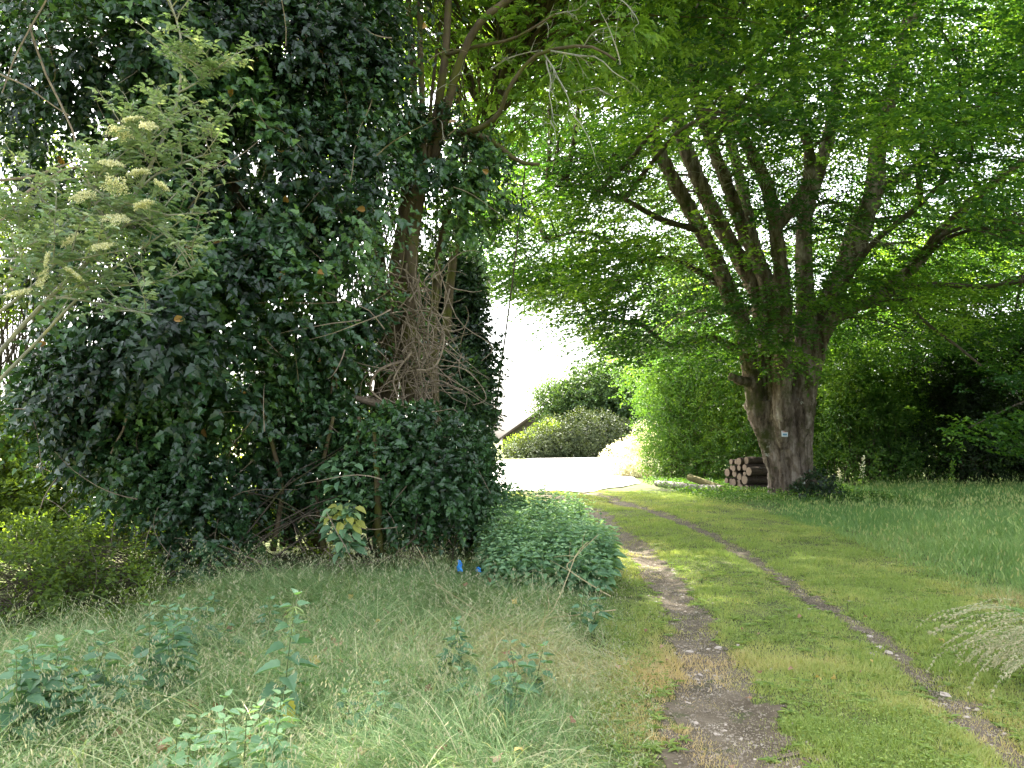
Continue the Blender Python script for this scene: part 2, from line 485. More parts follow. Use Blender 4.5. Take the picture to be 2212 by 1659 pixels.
# ------------------------------------------------------------------ foliage generators
def blob_points(blobs, n, shell=.7, bump=.3, nscale=1.0, seed=0):
    """blobs: list of (cx,cy,cz, rx,ry,rz); returns positions and outward directions"""
    B = np.array(blobs, float)
    area = (B[:, 3] * B[:, 4] + B[:, 3] * B[:, 5] + B[:, 4] * B[:, 5])
    k = rng.choice(len(B), n, p=area / area.sum())
    d = rand_unit(n)
    r = np.where(rng.random(n) < shell, 1 - .18 * rng.random(n), rng.random(n) ** .5 * .85)
    c = B[k, :3]; rad = B[k, 3:]
    p = c + d * rad * r[:, None]
    nz = vnoise(p, nscale, seed) - .5
    p = c + d * rad * (r * (1 + bump * 2 * nz))[:, None]
    o = norm(d / rad)
    return p, o

def shoots(acc, base, out, nleaf, spacing, size, T, droop=.3, upb=.3, flat=0.0, tint0=None, tintvar=.25, spread=.9, hang=.4, tip_light=.15, jitter=.5):
    """leafy shoots: alternate leaves along short stems that start at base and grow outwards"""
    n = len(base)
    d = norm(out + np.array([0, 0, upb]) + rng.normal(size=(n, 3)) * jitter * .6)
    if flat: d[:, 2] *= (1 - flat); d = norm(d)
    side = norm(np.cross(d, np.array([0, 0, 1.0]) + rng.normal(size=(n, 3)) * (.15 if flat else .6)))
    t0 = rng.random(n) if tint0 is None else tint0
    for i in range(nleaf):
        s = (i + .5) * spacing
        p = base + d * s - np.array([0, 0, 1.0]) * droop * s * s / (nleaf * spacing)
        sg = (1 if i % 2 else -1)
        ld = d * .55 + side * sg * spread + rng.normal(size=(n, 3)) * .35 * jitter
        ld[:, 2] -= hang
        if i == nleaf - 1: ld = d + rng.normal(size=(n, 3)) * .2
        nr = np.array([0, 0, 1.0]) * (1 if flat else .6) + out * (0 if flat else .8) + rng.normal(size=(n, 3)) * .35 * jitter
        if flat: nr = np.array([0, 0, 1.0]) + rng.normal(size=(n, 3)) * .28
        sz = size * (.7 + .6 * rng.random(n)) * (1 - .25 * i / nleaf)
        tt = np.clip(t0 + (rng.random(n) - .5) * tintvar + tip_light * (i / nleaf) ** 3, 0, .97)
        put_leaves(acc, p, ld, nr, sz, T, tt)

def twig_web(acc, base, out, length, r0, n=4, sides=3, curl=.4, frac=1.0):
    for b, o in zip(base, out):
        if random.random() > frac: continue
        pts = wander(b - o * length * .6, o, length, n, curl)
        tube(acc, pts, np.linspace(r0, r0 * .3, n), sides)

# ================================================================== 1. the old many-stemmed tree on the right
beech = empty('old_beech_tree', (7.35, 21.3, 0), 'massive old tree with fused grey trunk and many limbs fanning over the track', 'tree')
LIMBS = [  # (list of (u,v,d)), r start, r end
    ([(1650, 930, 21.0), (1618, 740, 20.9), (1560, 620, 20.7), (1500, 480, 20.5), (1440, 360, 20.3), (1404, 272, 20.2)], .30, .17),
    ([(1668, 900, 21.2), (1640, 640, 21.2), (1572, 490, 21.0), (1500, 330, 20.8), (1468, 240, 20.8), (1462, 120, 20.8), (1430, -60, 21)], .32, .15),
    ([(1680, 900, 21.0), (1660, 640, 20.7), (1600, 500, 20.4), (1560, 400, 20.0), (1528, 300, 19.6), (1500, 180, 19), (1480, -80, 18)], .30, .10),
    ([(1684, 920, 20.75), (1678, 800, 20.6), (1676, 660, 20.5), (1660, 500, 20.3), (1632, 380, 20.0), (1592, 290, 19.7), (1560, 100, 19), (1570, -100, 18)], .34, .10),
    ([(1672, 490, 20.3), (1730, 420, 20.2), (1745, 340, 20.0), (1720, 200, 20), (1710, 0, 20)], .22, .10),
    ([(1730, 920, 20.9), (1736, 800, 20.9), (1742, 640, 21.4), (1750, 480, 21.9), (1790, 330, 22.2), (1808, 180, 22.5), (1830, -60, 23)], .36, .16),
    ([(1740, 840, 21.2), (1775, 680, 21.5), (1840, 540, 21.6), (1888, 400, 21.8), (1905, 290, 22.0), (1950, 120, 22), (2000, -100, 22)], .36, .20),
    ([(1750, 800, 21.0), (1800, 690, 20.7), (1900, 645, 20.4), (1980, 575, 20.0), (2060, 470, 19.4), (2150, 390, 18.8), (2300, 280, 18)], .26, .10),
    ([(1930, 620, 20.3), (2040, 612, 20.2), (2150, 616, 20.0), (2330, 590, 20)], .09, .05),
    ([(1790, 700, 20.7), (1835, 600, 20.2), (1890, 520, 19.8), (1990, 440, 19.3), (2100, 330, 19)], .13, .05),
    ([(1612, 770, 21.0), (1540, 730, 21.0), (1450, 745, 21.0), (1380, 700, 21), (1280, 690, 21.0)], .12, .04),
    ([(1560, 620, 20.8), (1460, 560, 20.8), (1380, 560, 20.8), (1270, 500, 20.8), (1180, 520, 21)], .10, .03),
    ([(1520, 500, 20.5), (1430, 470, 20.0), (1330, 420, 19.5), (1220, 400, 19), (1120, 430, 19)], .10, .03),
    ([(1700, 780, 21.8), (1640, 560, 23.0), (1600, 380, 24.2), (1560, 200, 25), (1540, 0, 26)], .28, .12),
    ([(1740, 780, 22.0), (1800, 600, 23.2), (1850, 450, 24.0), (2000, 330, 25.0), (2150, 200, 26), (2300, 60, 27)], .26, .10),
    ([(1800, 640, 21.0), (1880, 600, 20.0), (2010, 700, 18.5), (2120, 790, 17)], .08, .02),
    ([(1780, 300, 20.0), (1850, 240, 19.5), (1935, 200, 19.2)], .10, .07),
    ([(2330, 830, 17.0), (2260, 850, 16.4), (2180, 880, 15.8), (2090, 925, 15.2)], .03, .008),
    ([(2330, 930, 17.0), (2260, 945, 16.6), (2190, 960, 16.2)], .025, .006),
]
limb_paths = []
big = Acc(); small = Acc()
for k, (pts, r0, r1) in enumerate(LIMBS):
    W = np.array([P(*q) for q in pts])
    if r0 > .2 and k != 4: W = np.concatenate([[W[0] * .5 + np.array([7.35, 21.35, 1.0]) * .5 - np.array([0, 0, .5])], W])
    n = max(14, len(pts) * 5)
    path = smooth_path(W, n, .035, 40 + k)
    rad = np.linspace(0, 1, n) ** .8 * (r1 - r0) + r0
    rad = rad * (1 + .12 * (vnoise(path, 1.8, 60 + k) - .5))
    if r0 > .2 and k != 4: rad = rad * np.clip(.30 + (path[:, 2] - 1.3) / 1.25, .30, 1)
    limb_paths.append((path, rad))
    (tube(big, path, rad, 12, rough=.25, seed=k) if r0 > .2 else tube(small, path, rad, 7, rough=.3, seed=k))
# fluted trunk column that swells from the waist to the fork and flares at the root
tc_v = [1092, 1060, 1020, 980, 940, 900, 860, 820, 780, 740]
tc_l = [1662, 1668, 1662, 1650, 1637, 1622, 1612, 1608, 1600, 1602]
tc_r = [1812, 1768, 1756, 1752, 1752, 1752, 1756, 1762, 1768, 1762]
nz_, nt_ = 56, 96
vv = np.linspace(1096, 868, nz_)
L_ = np.interp(-vv, [-a for a in tc_v], tc_l); R_ = np.interp(-vv, [-a for a in tc_v], tc_r)
V = []
th = np.linspace(0, 2 * math.pi, nt_, endpoint=False)
for i in range(nz_):
    a = P(L_[i], vv[i], 21.2); b = P(R_[i], vv[i], 21.2)
    c = (a + b) / 2; hw = (b[0] - a[0]) / 2 * .96
    z = c[2]
    h01 = i / (nz_ - 1)
    flut = .17 * np.cos(th * 5 + .7 * math.sin(z * 1.2)) * (.35 + .65 * abs(h01 - .1)) + .07 * np.cos(th * 9 + z * .8) + .035 * np.cos(th * 17 - z * 1.3)
    flare = .45 * math.exp(-max(z, 0) / .35) * (1 + .5 * np.cos(th * 5 + 1.0))
    groove = .42 * np.exp(-(((th - 4.86) / .16) ** 2)) * min(1, max(0, (z - .9) / 1.2)) + .2 * np.exp(-(((th - 4.3) / .12) ** 2)) * min(1, max(0, (z - .5) / 1.5))
    rr = hw * (1 + flut * .85 - groove) * (1 + flare * .5)
    V.append(np.stack([c[0] + rr * np.cos(th), 21.3 + rr * np.sin(th) * .85, np.full(nt_, z)], 1))
V = np.array(V)
idx = np.arange(nz_ * nt_).reshape(nz_, nt_); nx = np.roll(idx, -1, 1)
nb = big.n
big.add(V.reshape(-1, 3), np.stack([idx[:-1], nx[:-1], nx[1:], idx[1:]], -1).reshape(-1, 4))
big.f.append(idx[0][::-1][None] + nb); big.f.append(idx[-1][None] + nb)
# broken stub on the left of the fork
stub = smooth_path([P(1625, 830, 20.8), P(1600, 822, 20.6), P(1578, 812, 20.4)], 6)
tube(big, stub, [.17, .15, .14, .13, .12, .11], 10, rough=.3)
trunk = big.build('trunk', M['bark'], beech, smooth=True)
rm = trunk.modifiers.new('fuse', 'REMESH'); rm.mode = 'VOXEL'; rm.voxel_size = .035; rm.use_smooth_shade = True
sm = trunk.modifiers.new('smooth', 'SMOOTH'); sm.factor = .5; sm.iterations = 2
tx = bpy.data.textures.new('bark_relief', 'CLOUDS'); tx.noise_scale = .35; tx.noise_depth = 3
dm = trunk.modifiers.new('relief', 'DISPLACE'); dm.texture = tx; dm.strength = .10; dm.mid_level = .5; dm.texture_coords = 'LOCAL'
tx2 = bpy.data.textures.new('bark_furrows', 'CLOUDS'); tx2.noise_scale = .11; tx2.noise_depth = 2; tx2.noise_type = 'HARD_NOISE'
dm2 = trunk.modifiers.new('furrows', 'DISPLACE'); dm2.texture = tx2; dm2.strength = .055; dm2.mid_level = .5; dm2.texture_coords = 'LOCAL'

# leafy plates of the crown
def sample_uvd(n, u0, u1, v0, d0, d1, vb):
    u = rng.uniform(u0, u1, n); d = rng.uniform(d0, d1, n)
    lim = np.interp(u, vb[0], vb[1])
    v = v0 + (lim - v0) * rng.random(n)
    return u, v, d
def to_world(u, v, d):
    a = (u - CU) / F; b = (CV - v) / F
    t = d / (CP - b * SP)
    return np.stack([a * t, d, EYE + (SP + b * CP) * t], 1)
vb_back = ([1000, 1060, 1150, 1250, 1350, 1500, 1650, 1800, 2000, 2300], [560, 600, 640, 700, 775, 790, 760, 720, 790, 810])
vb_front = ([1150, 1400, 1500, 1700, 1900, 2000, 2120, 2300], [160, 230, 285, 300, 290, 430, 540, 580])
u, v, d = sample_uvd(5200, 1030, 2420, -260, 21.5, 29.5, vb_back)
pr = np.ones(len(u)); pr[(u > 1380) & (u < 2050) & (v > 230) & (v < 760)] = .92
pr[(u < 1330) & (v > 380)] = .8
k = rng.random(len(u)) < pr
plates = [to_world(u[k], v[k], d[k])]
u, v, d = sample_uvd(900, 1040, 1420, 260, 16.5, 22, vb_back)
plates.append(to_world(u, v, d))
u, v, d = sample_uvd(1700, 1150, 2420, -300, 12, 20.0, vb_front)
plates.append(to_world(u, v, d))
# the crown's roof, above the picture, that keeps the track in shade
q = np.stack([rng.uniform(-3, 17, 1500), rng.uniform(8, 26, 1500), rng.uniform(10.5, 17, 1500)], 1)
uvq = UV(q); q = q[(uvq[:, 1] < -80)]
plates.append(q)
for (u0, u1, v0, v1, d0, d1, n) in [(1560, 1830, 630, 715, 18, 19, 26), (1640, 1870, 740, 800, 18.6, 19.2, 16), (1520, 1700, 690, 780, 18.5, 19.5, 14),
                                    (2060, 2260, 885, 950, 15, 16.2, 16), (2170, 2290, 800, 850, 15, 16, 8), (2170, 2290, 948, 968, 15.8, 16.5, 7),
                                    (1850, 2200, 610, 760, 18, 20, 46), (1640, 1880, 330, 470, 17.5, 19.5, 26), (1420, 1600, 430, 620, 18, 20, 22), (1750, 2000, 480, 620, 18, 20, 40), (1640, 1800, 560, 640, 18, 19.5, 14), (1420, 1640, 620, 760, 19, 21, 34), (1230, 1400, 740, 775, 20, 21, 5)]:
    plates.append(to_world(rng.uniform(u0, u1, n), rng.uniform(v0, v1, n), rng.uniform(d0, d1, n)))
plates = np.concatenate(plates)
pz = plates * np.array([1, 1, 2.4])
gap = vnoise(pz, .5, 77) * .55 + vnoise(pz, 1.1, 78) * .45
uvq = UV(plates)
thr = .395 + .08 * ((uvq[:, 0] < 1420) & (uvq[:, 1] > 250)) + .10 * ((uvq[:, 0] < 1400) & (uvq[:, 1] < 250) & (uvq[:, 1] > -60)) - .06 * (plates[:, 2] > 13)
plates = plates[gap > thr]
print('plates', len(plates))
# layered: snap heights towards tiers
crown = Acc()
ctr = np.array([7.35, 21.3, 0])
nl = len(plates)
outw = plates - ctr; outw[:, 2] = 0; outw = norm(outw)
per = 10                                     # shoots per plate
for s in range(per):
    off = rng.normal(size=(nl, 3)) * np.array([.44, .44, .075])
    base = plates + off
    base[:, 2] -= .12 * np.linalg.norm(off[:, :2], axis=1)
    t0 = np.clip((vnoise(pz[gap > thr], .6, 90) - .5) * 1.5 + .42 + rng.normal(size=nl) * .08, 0, .95)
    o = norm(outw + rng.normal(size=(nl, 3)) * .5)
    shoots(crown, base, o, 7, .074, .136, T_RHOMB, droop=.35, upb=-.12, flat=.6, tint0=t0, tintvar=.35, spread=.8, hang=.1, tip_light=.1)
crown.build('crown', M['beech'], beech)
# branchlets: nodes hang on the limbs, plates hang on the nodes
allp = np.concatenate([p for p, r in limb_paths[:15]]); allp = allp[allp[:, 2] > 3.6]
nodes = plates[::22]
for q in nodes:
    if q[2] < 4.2 and q[0] > 9: continue
    dd = np.linalg.norm((allp - q) * np.array([1, 1, 1.2]), axis=1) + np.where(allp[:, 2] > q[2] + .8, 3, 0)
    j = int(dd.argmin()); a = allp[j]
    L = np.linalg.norm(q - a)
    mid = (a + q) / 2 + np.array([0, 0, .12 * L])
    path = smooth_path([a, mid, q], 8, .08, j)
    tube(small, path, np.linspace(min(.075, .015 * L + .012), .010, 8), 5)
    near = plates[np.linalg.norm(plates - q, axis=1) < 1.7][:7]
    for w in near:
        e = path[random.randint(4, 7)]
        tube(small, smooth_path([e, (e + w) / 2 + np.array([0, 0, .05]), w], 4, .08, 3), np.linspace(.013, .004, 4), 3)
small.build('branch', M['limb'], beech, smooth=True)
# bleached dead twigs hanging in front of the limbs
dt = Acc()
def dead_spray(acc, a, b, n, seed, r0=.016, tl=.7, droop=.3):
    rr = random.Random(seed)
    path = smooth_path([a, (a + b) / 2 + np.array([0, 0, .06]), b], 10, .12, seed)
    tube(acc, path, np.linspace(r0, r0 * .35, 10), 4)
    for i in range(n):
        p = path[rr.randint(2, 9)]
        dr = norm((path[9] - path[0])[None])[0] + np.array([rr.gauss(0, .5), rr.gauss(0, .5), rr.gauss(-.1, .4)])
        tw = wander(p, dr, tl * rr.uniform(.4, 1), 6, .8, droop, rr)
        tube(acc, tw, np.linspace(r0 * .45, r0 * .15, 6), 3)
        if rr.random() < .6:
            tube(acc, wander(tw[3], dr + np.array([rr.gauss(0, .7), 0, rr.gauss(0, .7)]), tl * .4, 4, .8, droop, rr), np.linspace(r0 * .3, r0 * .12, 4), 3)
dead_spray(dt, P(1730, 380, 19.4), P(1540, 350, 18.6), 20, 1, .02, 1.1)
dead_spray(dt, P(1720, 370, 19.4), P(1560, 400, 18.8), 14, 2, .016, .9)
dead_spray(dt, P(1700, 330, 19.2), P(1840, 520, 18.5), 10, 3, .016, .8)
dead_spray(dt, P(1830, 480, 19), P(1960, 555, 18.5), 9, 4, .012, .8)
dead_spray(dt, P(1830, 540, 19), P(1900, 520, 18.5), 6, 5, .012, .6)
dead_spray(dt, P(1920, 230, 18), P(1800, 60, 17.6), 8, 6, .022, .7)
dead_spray(dt, P(1290, 330, 17), P(1350, 260, 16.6), 8, 7, .010, .5)
dt.build('dead_twigs', M['palewood'], beech)

# small enamel way-mark on the trunk
def front_y(x, z):
    dg = bpy.context.evaluated_depsgraph_get()
    to = trunk.evaluated_get(dg)
    o = Vector((x, 10, z)) - Vector(beech.location)
    ok, loc, nr, fi = to.ray_cast(o, Vector((0, 1, 0)))
    return (loc.y + beech.location.y) if ok else 20.3
mk = P(1694, 937, 20.6)
my = front_y(mk[0], mk[2]) - .02
wm = empty('waymark_plate', (mk[0], my, mk[2]), 'small white square marker plate fixed to the trunk of the old tree', 'sign')
def box(acc, c, s, tint=.5):
    c = np.array(c, float); s = np.array(s, float) / 2
    v = [(c[0] + x * s[0], c[1] + y * s[1], c[2] + z * s[2]) for x in (-1, 1) for y in (-1, 1) for z in (-1, 1)]
    acc.add(v, [[0, 1, 3, 2], [4, 6, 7, 5], [0, 4, 5, 1], [2, 3, 7, 6], [0, 2, 6, 4], [1, 5, 7, 3]], tint)
A = Acc(); box(A, (mk[0], my, mk[2]), (.16, .012, .15)); A.build('plate', M['white'], wm)
A = Acc(); box(A, (mk[0], my - .008, mk[2] + .05), (.13, .004, .022)); A.build('red_strip', M['red'], wm)
A = Acc(); box(A, (mk[0], my - .008, mk[2] - .02), (.11, .004, .05)); A.build('blue_panel', M['blueink'], wm)

# ivy at the foot of the old tree
iv = empty('ivy_clump', (7.75, 20.3, 0), 'dark ivy clump growing up the foot of the old trunk', 'ivy')
A = Acc()
p, o = blob_points([(7.85, 20.5, .35, .42, .28, .45), (7.6, 20.45, .15, .5, .3, .25), (8.1, 20.6, .2, .4, .3, .3)], 420, .9, .3, 3, 5)
p[:, 2] = np.abs(p[:, 2])
shoots(A, p, o, 4, .05, .075, T_IVY, tint0=rng.random(len(p)) * .5)
A.build('foliage', M['ivy'], iv)
A = Acc(); twig_web(A, p[:60], o[:60], .3, .006); A.build('stems', M['limb'], iv)

# ================================================================== 2. hedges and thicket behind it
def bush(name, label, cat, blobs, n, size, mat, T=T_RHOMB, per=6, shell=.65, bump=.35, nscale=1.1, group=None, twigs=60, tr=.018, tmat='limb', seed=1, gapn=None, tint=(.0, .95), sp=None, floor=True, jit=.7):
    B = np.array(blobs, float)
    c = B[:, :3].mean(0)
    e = empty(name, (c[0], c[1], 0), label, cat, group)
    p, o = blob_points(blobs, n, shell, bump, nscale, seed)
    if gapn:
        g = vnoise(p, gapn[0], seed + 9); kk = g > gapn[1]; p = p[kk]; o = o[kk]
    if floor:
        kk = p[:, 2] > .02; p = p[kk]; o = o[kk]
    A = Acc()
    t0 = np.clip(tint[0] + (tint[1] - tint[0]) * (vnoise(p, 1.3, seed + 3) * .7 + rng.random(len(p)) * .4 - .05), 0, .97)
    shoots(A, p, o, per, sp or size * .7, size, T, droop=.25, tint0=t0, tintvar=.3, jitter=jit)
    A.build('foliage', mat, e)
    A = Acc()
    for i in range(twigs):
        j = random.randrange(len(p))
        bl = B[random.randrange(len(B))]
        root = np.array([bl[0] + random.gauss(0, .25) * bl[3], bl[1] + random.gauss(0, .25) * bl[4], 0.0])
        root[2] = -.05
        tgt = p[j]
        tube(A, smooth_path([root, root * .5 + tgt * .5 + np.array([0, 0, .15 * tgt[2]]), tgt], 7, .12, i), np.linspace(tr, tr * .25, 7), 4)
    A.build('stems', M[tmat], e)
    return e

# clipped tall hedge with its sunlit end on the track
hb = []
for i, x in enumerate(np.linspace(6.2, 9.6, 6)):
    y = 32.2 - i * .75
    for z in (.8, 1.9, 3.0, 4.0, 5.0):
        hb.append((x, y, z, .95, .8, .85))
bush('tall_hedge', 'tall bright green hedge beside the track with its end face in sun', 'hedge', hb, 11000, .12, M['hedge'], per=5, shell=.8, bump=.25, twigs=90, tint=(.1, .95), seed=21)
hb = []
for i, x in enumerate(np.linspace(9.9, 12.8, 5)):
    for z in (.9, 2.1, 3.3, 4.4, 5.4):
        hb.append((x, 28.3 + .3 * (i % 2), z, 1.0, .9, .9))
bush('hazel_shrub', 'leafy hazel shrub behind the old trunk and log stack', 'shrub', hb, 6200, .12, M['hedge'], per=5, shell=.7, bump=.35, twigs=70, tint=(0, .9), seed=22, gapn=(1.2, .3))
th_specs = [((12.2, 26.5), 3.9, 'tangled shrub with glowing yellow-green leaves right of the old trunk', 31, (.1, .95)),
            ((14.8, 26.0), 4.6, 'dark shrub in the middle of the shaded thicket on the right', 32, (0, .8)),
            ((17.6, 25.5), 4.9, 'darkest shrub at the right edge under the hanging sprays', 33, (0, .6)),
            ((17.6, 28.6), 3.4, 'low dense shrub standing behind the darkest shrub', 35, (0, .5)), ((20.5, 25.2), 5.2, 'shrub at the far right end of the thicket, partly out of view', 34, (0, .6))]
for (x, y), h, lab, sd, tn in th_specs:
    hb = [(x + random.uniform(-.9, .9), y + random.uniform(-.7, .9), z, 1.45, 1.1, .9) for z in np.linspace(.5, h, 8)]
    bush('thicket_shrub', lab, 'shrub', hb, 6800, .12, M['hedge'] if sd == 31 else M['under'], per=5, shell=.5, bump=.4, twigs=90, seed=sd, group='shrubs of the dark thicket on the right', gapn=(1.1, .24), tint=tn)  # shade is painted into the dark shrubs' leaves; the backlit one keeps hedge green
# wood behind the thicket, taller backlit trees
for i, (x, y, h, lab) in enumerate([(9.0, 37, 9.5, 'backlit tree rising behind the tall hedge left of the old trunk'), (14.5, 33, 9, 'backlit tree behind the thicket, just right of the old trunk'),
                                    (20, 34, 10, 'backlit tree behind the thicket at the right edge'), (27, 36, 11, 'backlit tree behind the thicket beyond the right edge')]):
    hb = [(x + random.uniform(-2, 2), y + random.uniform(-1.5, 1.5), z, 2.4, 2.0, 1.5) for z in np.linspace(1.5, h, 9)]
    bush('woodland_tree', lab, 'tree', hb, 6500, .17, M['hedge'], per=5, shell=.6, bump=.4, twigs=26, tr=.035, seed=41 + i, group='trees of the wood behind the thicket', gapn=(.7, .28))

rb = [(16.5, 17.5, 5.5, 2.0, 2.6, 2.6), (17.5, 13.5, 5.5, 2.6, 2.4, 2.8), (15.5, 10.5, 6.5, 2.6, 2.4, 2.4), (19, 19, 4.5, 2, 2, 3), (18, 16, 9, 3, 3, 2.2), (14.5, 14, 9.5, 2.2, 2.4, 1.6)]
bush('roadside_tree', 'shading tree standing just beyond the right edge of the view', 'tree', rb, 7000, .13, M['beech'], per=6, shell=.6, bump=.35, twigs=50, tr=.05, seed=39)

# ================================================================== 3. beyond the road
def far_bush(name, label, blobs, n, size, mat, **k):
    return bush(name, label, 'hedge' if 'hedge' in name else 'tree', blobs, n, size, mat, twigs=20, tr=.06, **k)
yb = []
for u_, top, d_ in [(1130, 962, 70), (1165, 930, 71), (1205, 905, 72), (1250, 892, 73), (1300, 886, 75), (1350, 905, 77), (1395, 915, 80), (1440, 920, 83), (1500, 915, 86)]:
    t = P(u_, top, d_); h = t[2]
    yb.append((t[0], d_, h * .45, 1.7, 1.6, h * .52))
    yb.append((t[0] + .6, d_ + .6, h * .3, 1.7, 1.6, h * .35))
far_bush('yew_hedge', 'low olive-green yew hedge along the far side of the pale road', yb, 6500, .26, M['yew'], T=T_RHOMB, per=5, shell=.9, bump=.25, nscale=.8, seed=51, tint=(0, 1))
lb = []
for u_, v_, r_ in [(1215, 880, 2.6), (1255, 905, 2.9), (1270, 820, 1.6), (1320, 815, 1.9), (1200, 850, 1.5), (1235, 865, 2.1), (1290, 850, 2.4), (1330, 840, 2.1), (1285, 900, 2.6), (1350, 880, 2.5), (1225, 905, 2.0), (1400, 860, 2.6), (1390, 910, 2.6), (1450, 850, 2.6), (1450, 900, 2.6), (1520, 870, 3)]:
    t = P(u_, v_, 82); lb.append((t[0], 82 + random.uniform(-1, 1), t[2], r_, r_, r_ * .85))
far_bush('laurel_tree', 'rounded glossy green tree standing behind the yew hedge', lb, 6500, .36, M['laurel'], T=T_OVATE, per=5, shell=.8, bump=.25, nscale=.5, seed=52)
cb = [(P(1338, v_, 86)[0], 86, P(1338, v_, 86)[2], r_, r_, .8) for v_, r_ in [(802, .25), (812, .5), (824, .8), (838, 1.0), (852, 1.2)]]
cb.append((cb[0][0], 86, 3, 1.2, 1.2, 3))
far_bush('conifer', 'pointed conifer tip rising behind the glossy tree', cb, 1300, .26, M['laurel'], per=5, shell=.9, bump=.1, seed=53)

# white-flowered growth in full sun at the hedge end
pb = []
for i in range(7):
    t = P(1320 + i * 13, 1035, 36 - i * .4); hh = .7 + .14 * i
    pb.append((t[0], t[1], hh * .75, .42, .5, hh * .75))
e = bush('cow_parsley', 'sunlit white-flowering cow parsley at the foot of the tall hedge', 'wild flowers', pb, 1500, .09, M['parsley'], per=4, shell=.8, twigs=120, tr=.008, tmat='straw', seed=55, tint=(.1, 1))

# barn
bx, by = P(1165, 884, 88)[0], 88.0
ridge = P(1165, 884, 88)[2]
barn = empty('barn', (bx, by + 5, 0), 'dark weatherboarded barn gable with pale sloping roof beyond the road', 'barn')
hw, ev = 4.1, ridge - 2.95
A = Acc()
prof = [(-hw, -.2), (hw, -.2), (hw, ev), (0, ridge - .12), (-hw, ev)]
v0 = [(bx + x, by, z) for x, z in prof] + [(bx + x, by + 11, z) for x, z in prof]
A.add(v0, [[4, 3, 2, 1, 0][::-1], [5, 6, 7, 8, 9][::-1], [0, 5, 6, 1], [1, 6, 7, 2], [4, 9, 5, 0]])
A.build('wall', M['board'], barn)
A = Acc()
for s in (-1, 1):
    dx, dz = s * (hw + .45), -(ridge - ev) * (hw + .45) / hw
    q = [(bx, by - .35, ridge), (bx + dx, by - .35, ridge + dz), (bx + dx, by + 11.3, ridge + dz), (bx, by + 11.3, ridge)]
    q2 = [(a, b, c - .10) for a, b, c in q]
    A.add(q + q2, [[0, 1, 2, 3], [7, 6, 5, 4], [0, 4, 5, 1], [1, 5, 6, 2], [2, 6, 7, 3]])
A.build('roof', M['roof'], barn)
for s in (-1, 1):
    A = Acc()
    dx, dz = s * (hw + .4), -(ridge - ev) * (hw + .4) / hw
    q = [(bx, by - .40, ridge - .03), (bx + dx, by - .40, ridge + dz - .03), (bx + dx, by - .40, ridge + dz - .28), (bx, by - .40, ridge - .30)]
    q2 = [(a, b + .045, c) for a, b, c in q]
    A.add(q + q2, [[0, 1, 2, 3], [7, 6, 5, 4], [0, 4, 5, 1], [1, 5, 6, 2], [2, 6, 7, 3], [3, 7, 4, 0]])
    A.build('barge_board', M['trim'], barn)
# sunlit clipped shrub that leans in front of the gable
t = P(1165, 915, 76)
far_bush('sunlit_shrub', 'pale sunlit shrub in front of the barn gable', [(P(1120, 955, 76)[0], 76, 1.0, 1.2, 1, .8), (P(1150, 940, 76)[0], 76, 1.5, 1.2, 1, .9), (P(1180, 918, 76)[0], 76, 2.1, 1.2, 1, .9), (P(1190, 900, 76)[0], 76, 2.6, .9, .8, .7)], 900, .2, M['back'], per=5, shell=.9, bump=.2, seed=57, tint=(.5, .95))
# post by the road
pt = P(1340, 950, 40)
A = Acc(); box(A, (pt[0], 40, .72), (.14, .14, 1.44)); box(A, (pt[0], 40, 1.47), (.22, .22, .07))
tag(A.build('gate_post', M['post']), 'short pale square post with a flat cap above the white flowers', 'post')
# fields' far tree line, low and distant, left of the barn and behind the left thicket
for i, (x, y, h) in enumerate([(-60, 150, 7), (-42, 150, 8), (-24, 155, 7), (-80, 140, 8), (45, 120, 9), (62, 120, 9)]):
    hb = [(x + random.uniform(-8, 8), y + random.uniform(-2, 2), h * random.uniform(.25, .7), 5, 3, h * .35) for _ in range(7)]
    lab = ['distant tree clump, second from the left across the field', 'distant tree clump, third from the left across the field', 'distant tree clump nearest the barn across the field',
           'leftmost distant tree clump across the field', 'distant tree clump behind the wood on the right', 'farthest right distant tree clump behind the wood'][i]
    bush('distant_tree', lab, 'tree', hb, 700, .9, M['back'], per=3, shell=.9, bump=.2, nscale=.2, twigs=6, tr=.15, seed=70 + i, group='distant trees across the field', sp=.6)

# ================================================================== 4. log stack and lying logs
def log(name, a, axis, L, r, label, group, mat, seed, bend=0.0, taper=.9, cutmat='cut', both=False):
    a = np.array(a, float); axis = norm(np.array(axis, float)[None])[0]
    e = empty(name, tuple(a), label, 'log', group)
    n = 9
    t = np.linspace(0, 1, n)
    pts = a + axis * (t * L)[:, None]; pts[:, 2] += bend * np.sin(t * math.pi)
    A = Acc(); tube(A, pts, np.linspace(r, r * taper, n), 14, rough=.22, seed=seed)
    A.build('bark', mat, e, smooth=False)
    for end in ((0, 1) if both else (0,)):
        A = Acc()
        c = pts[0] - axis * .004 if end == 0 else pts[-1] + axis * .004
        s1 = np.cross(axis, [0, 0, 1.0]); s1 /= np.linalg.norm(s1); s2 = np.cross(s1, axis)
        rr = r * .93 * (1 if end == 0 else taper); th = np.linspace(0, 2 * math.pi, 14, endpoint=False)
        vs = [c]; tt = [0.0]
        for k in (.5, 1.0):
            for q in th:
                vs.append(c + rr * k * (math.cos(q) * s1 * (1 + .05 * math.sin(3 * q + seed)) + math.sin(q) * s2) - axis * (.0 if k < 1 else -.002)); tt.append(k)
        fs = [[0, 1 + i, 1 + (i + 1) % 14] for i in range(14)] + [[1 + i, 15 + i, 15 + (i + 1) % 14, 1 + (i + 1) % 14] for i in range(14)]
        if end: fs = [f[::-1] for f in fs]
        A.add(vs, fs, np.array(tt) + seed * .1)
        A.build('cut_end', M[cutmat], e)
    return e
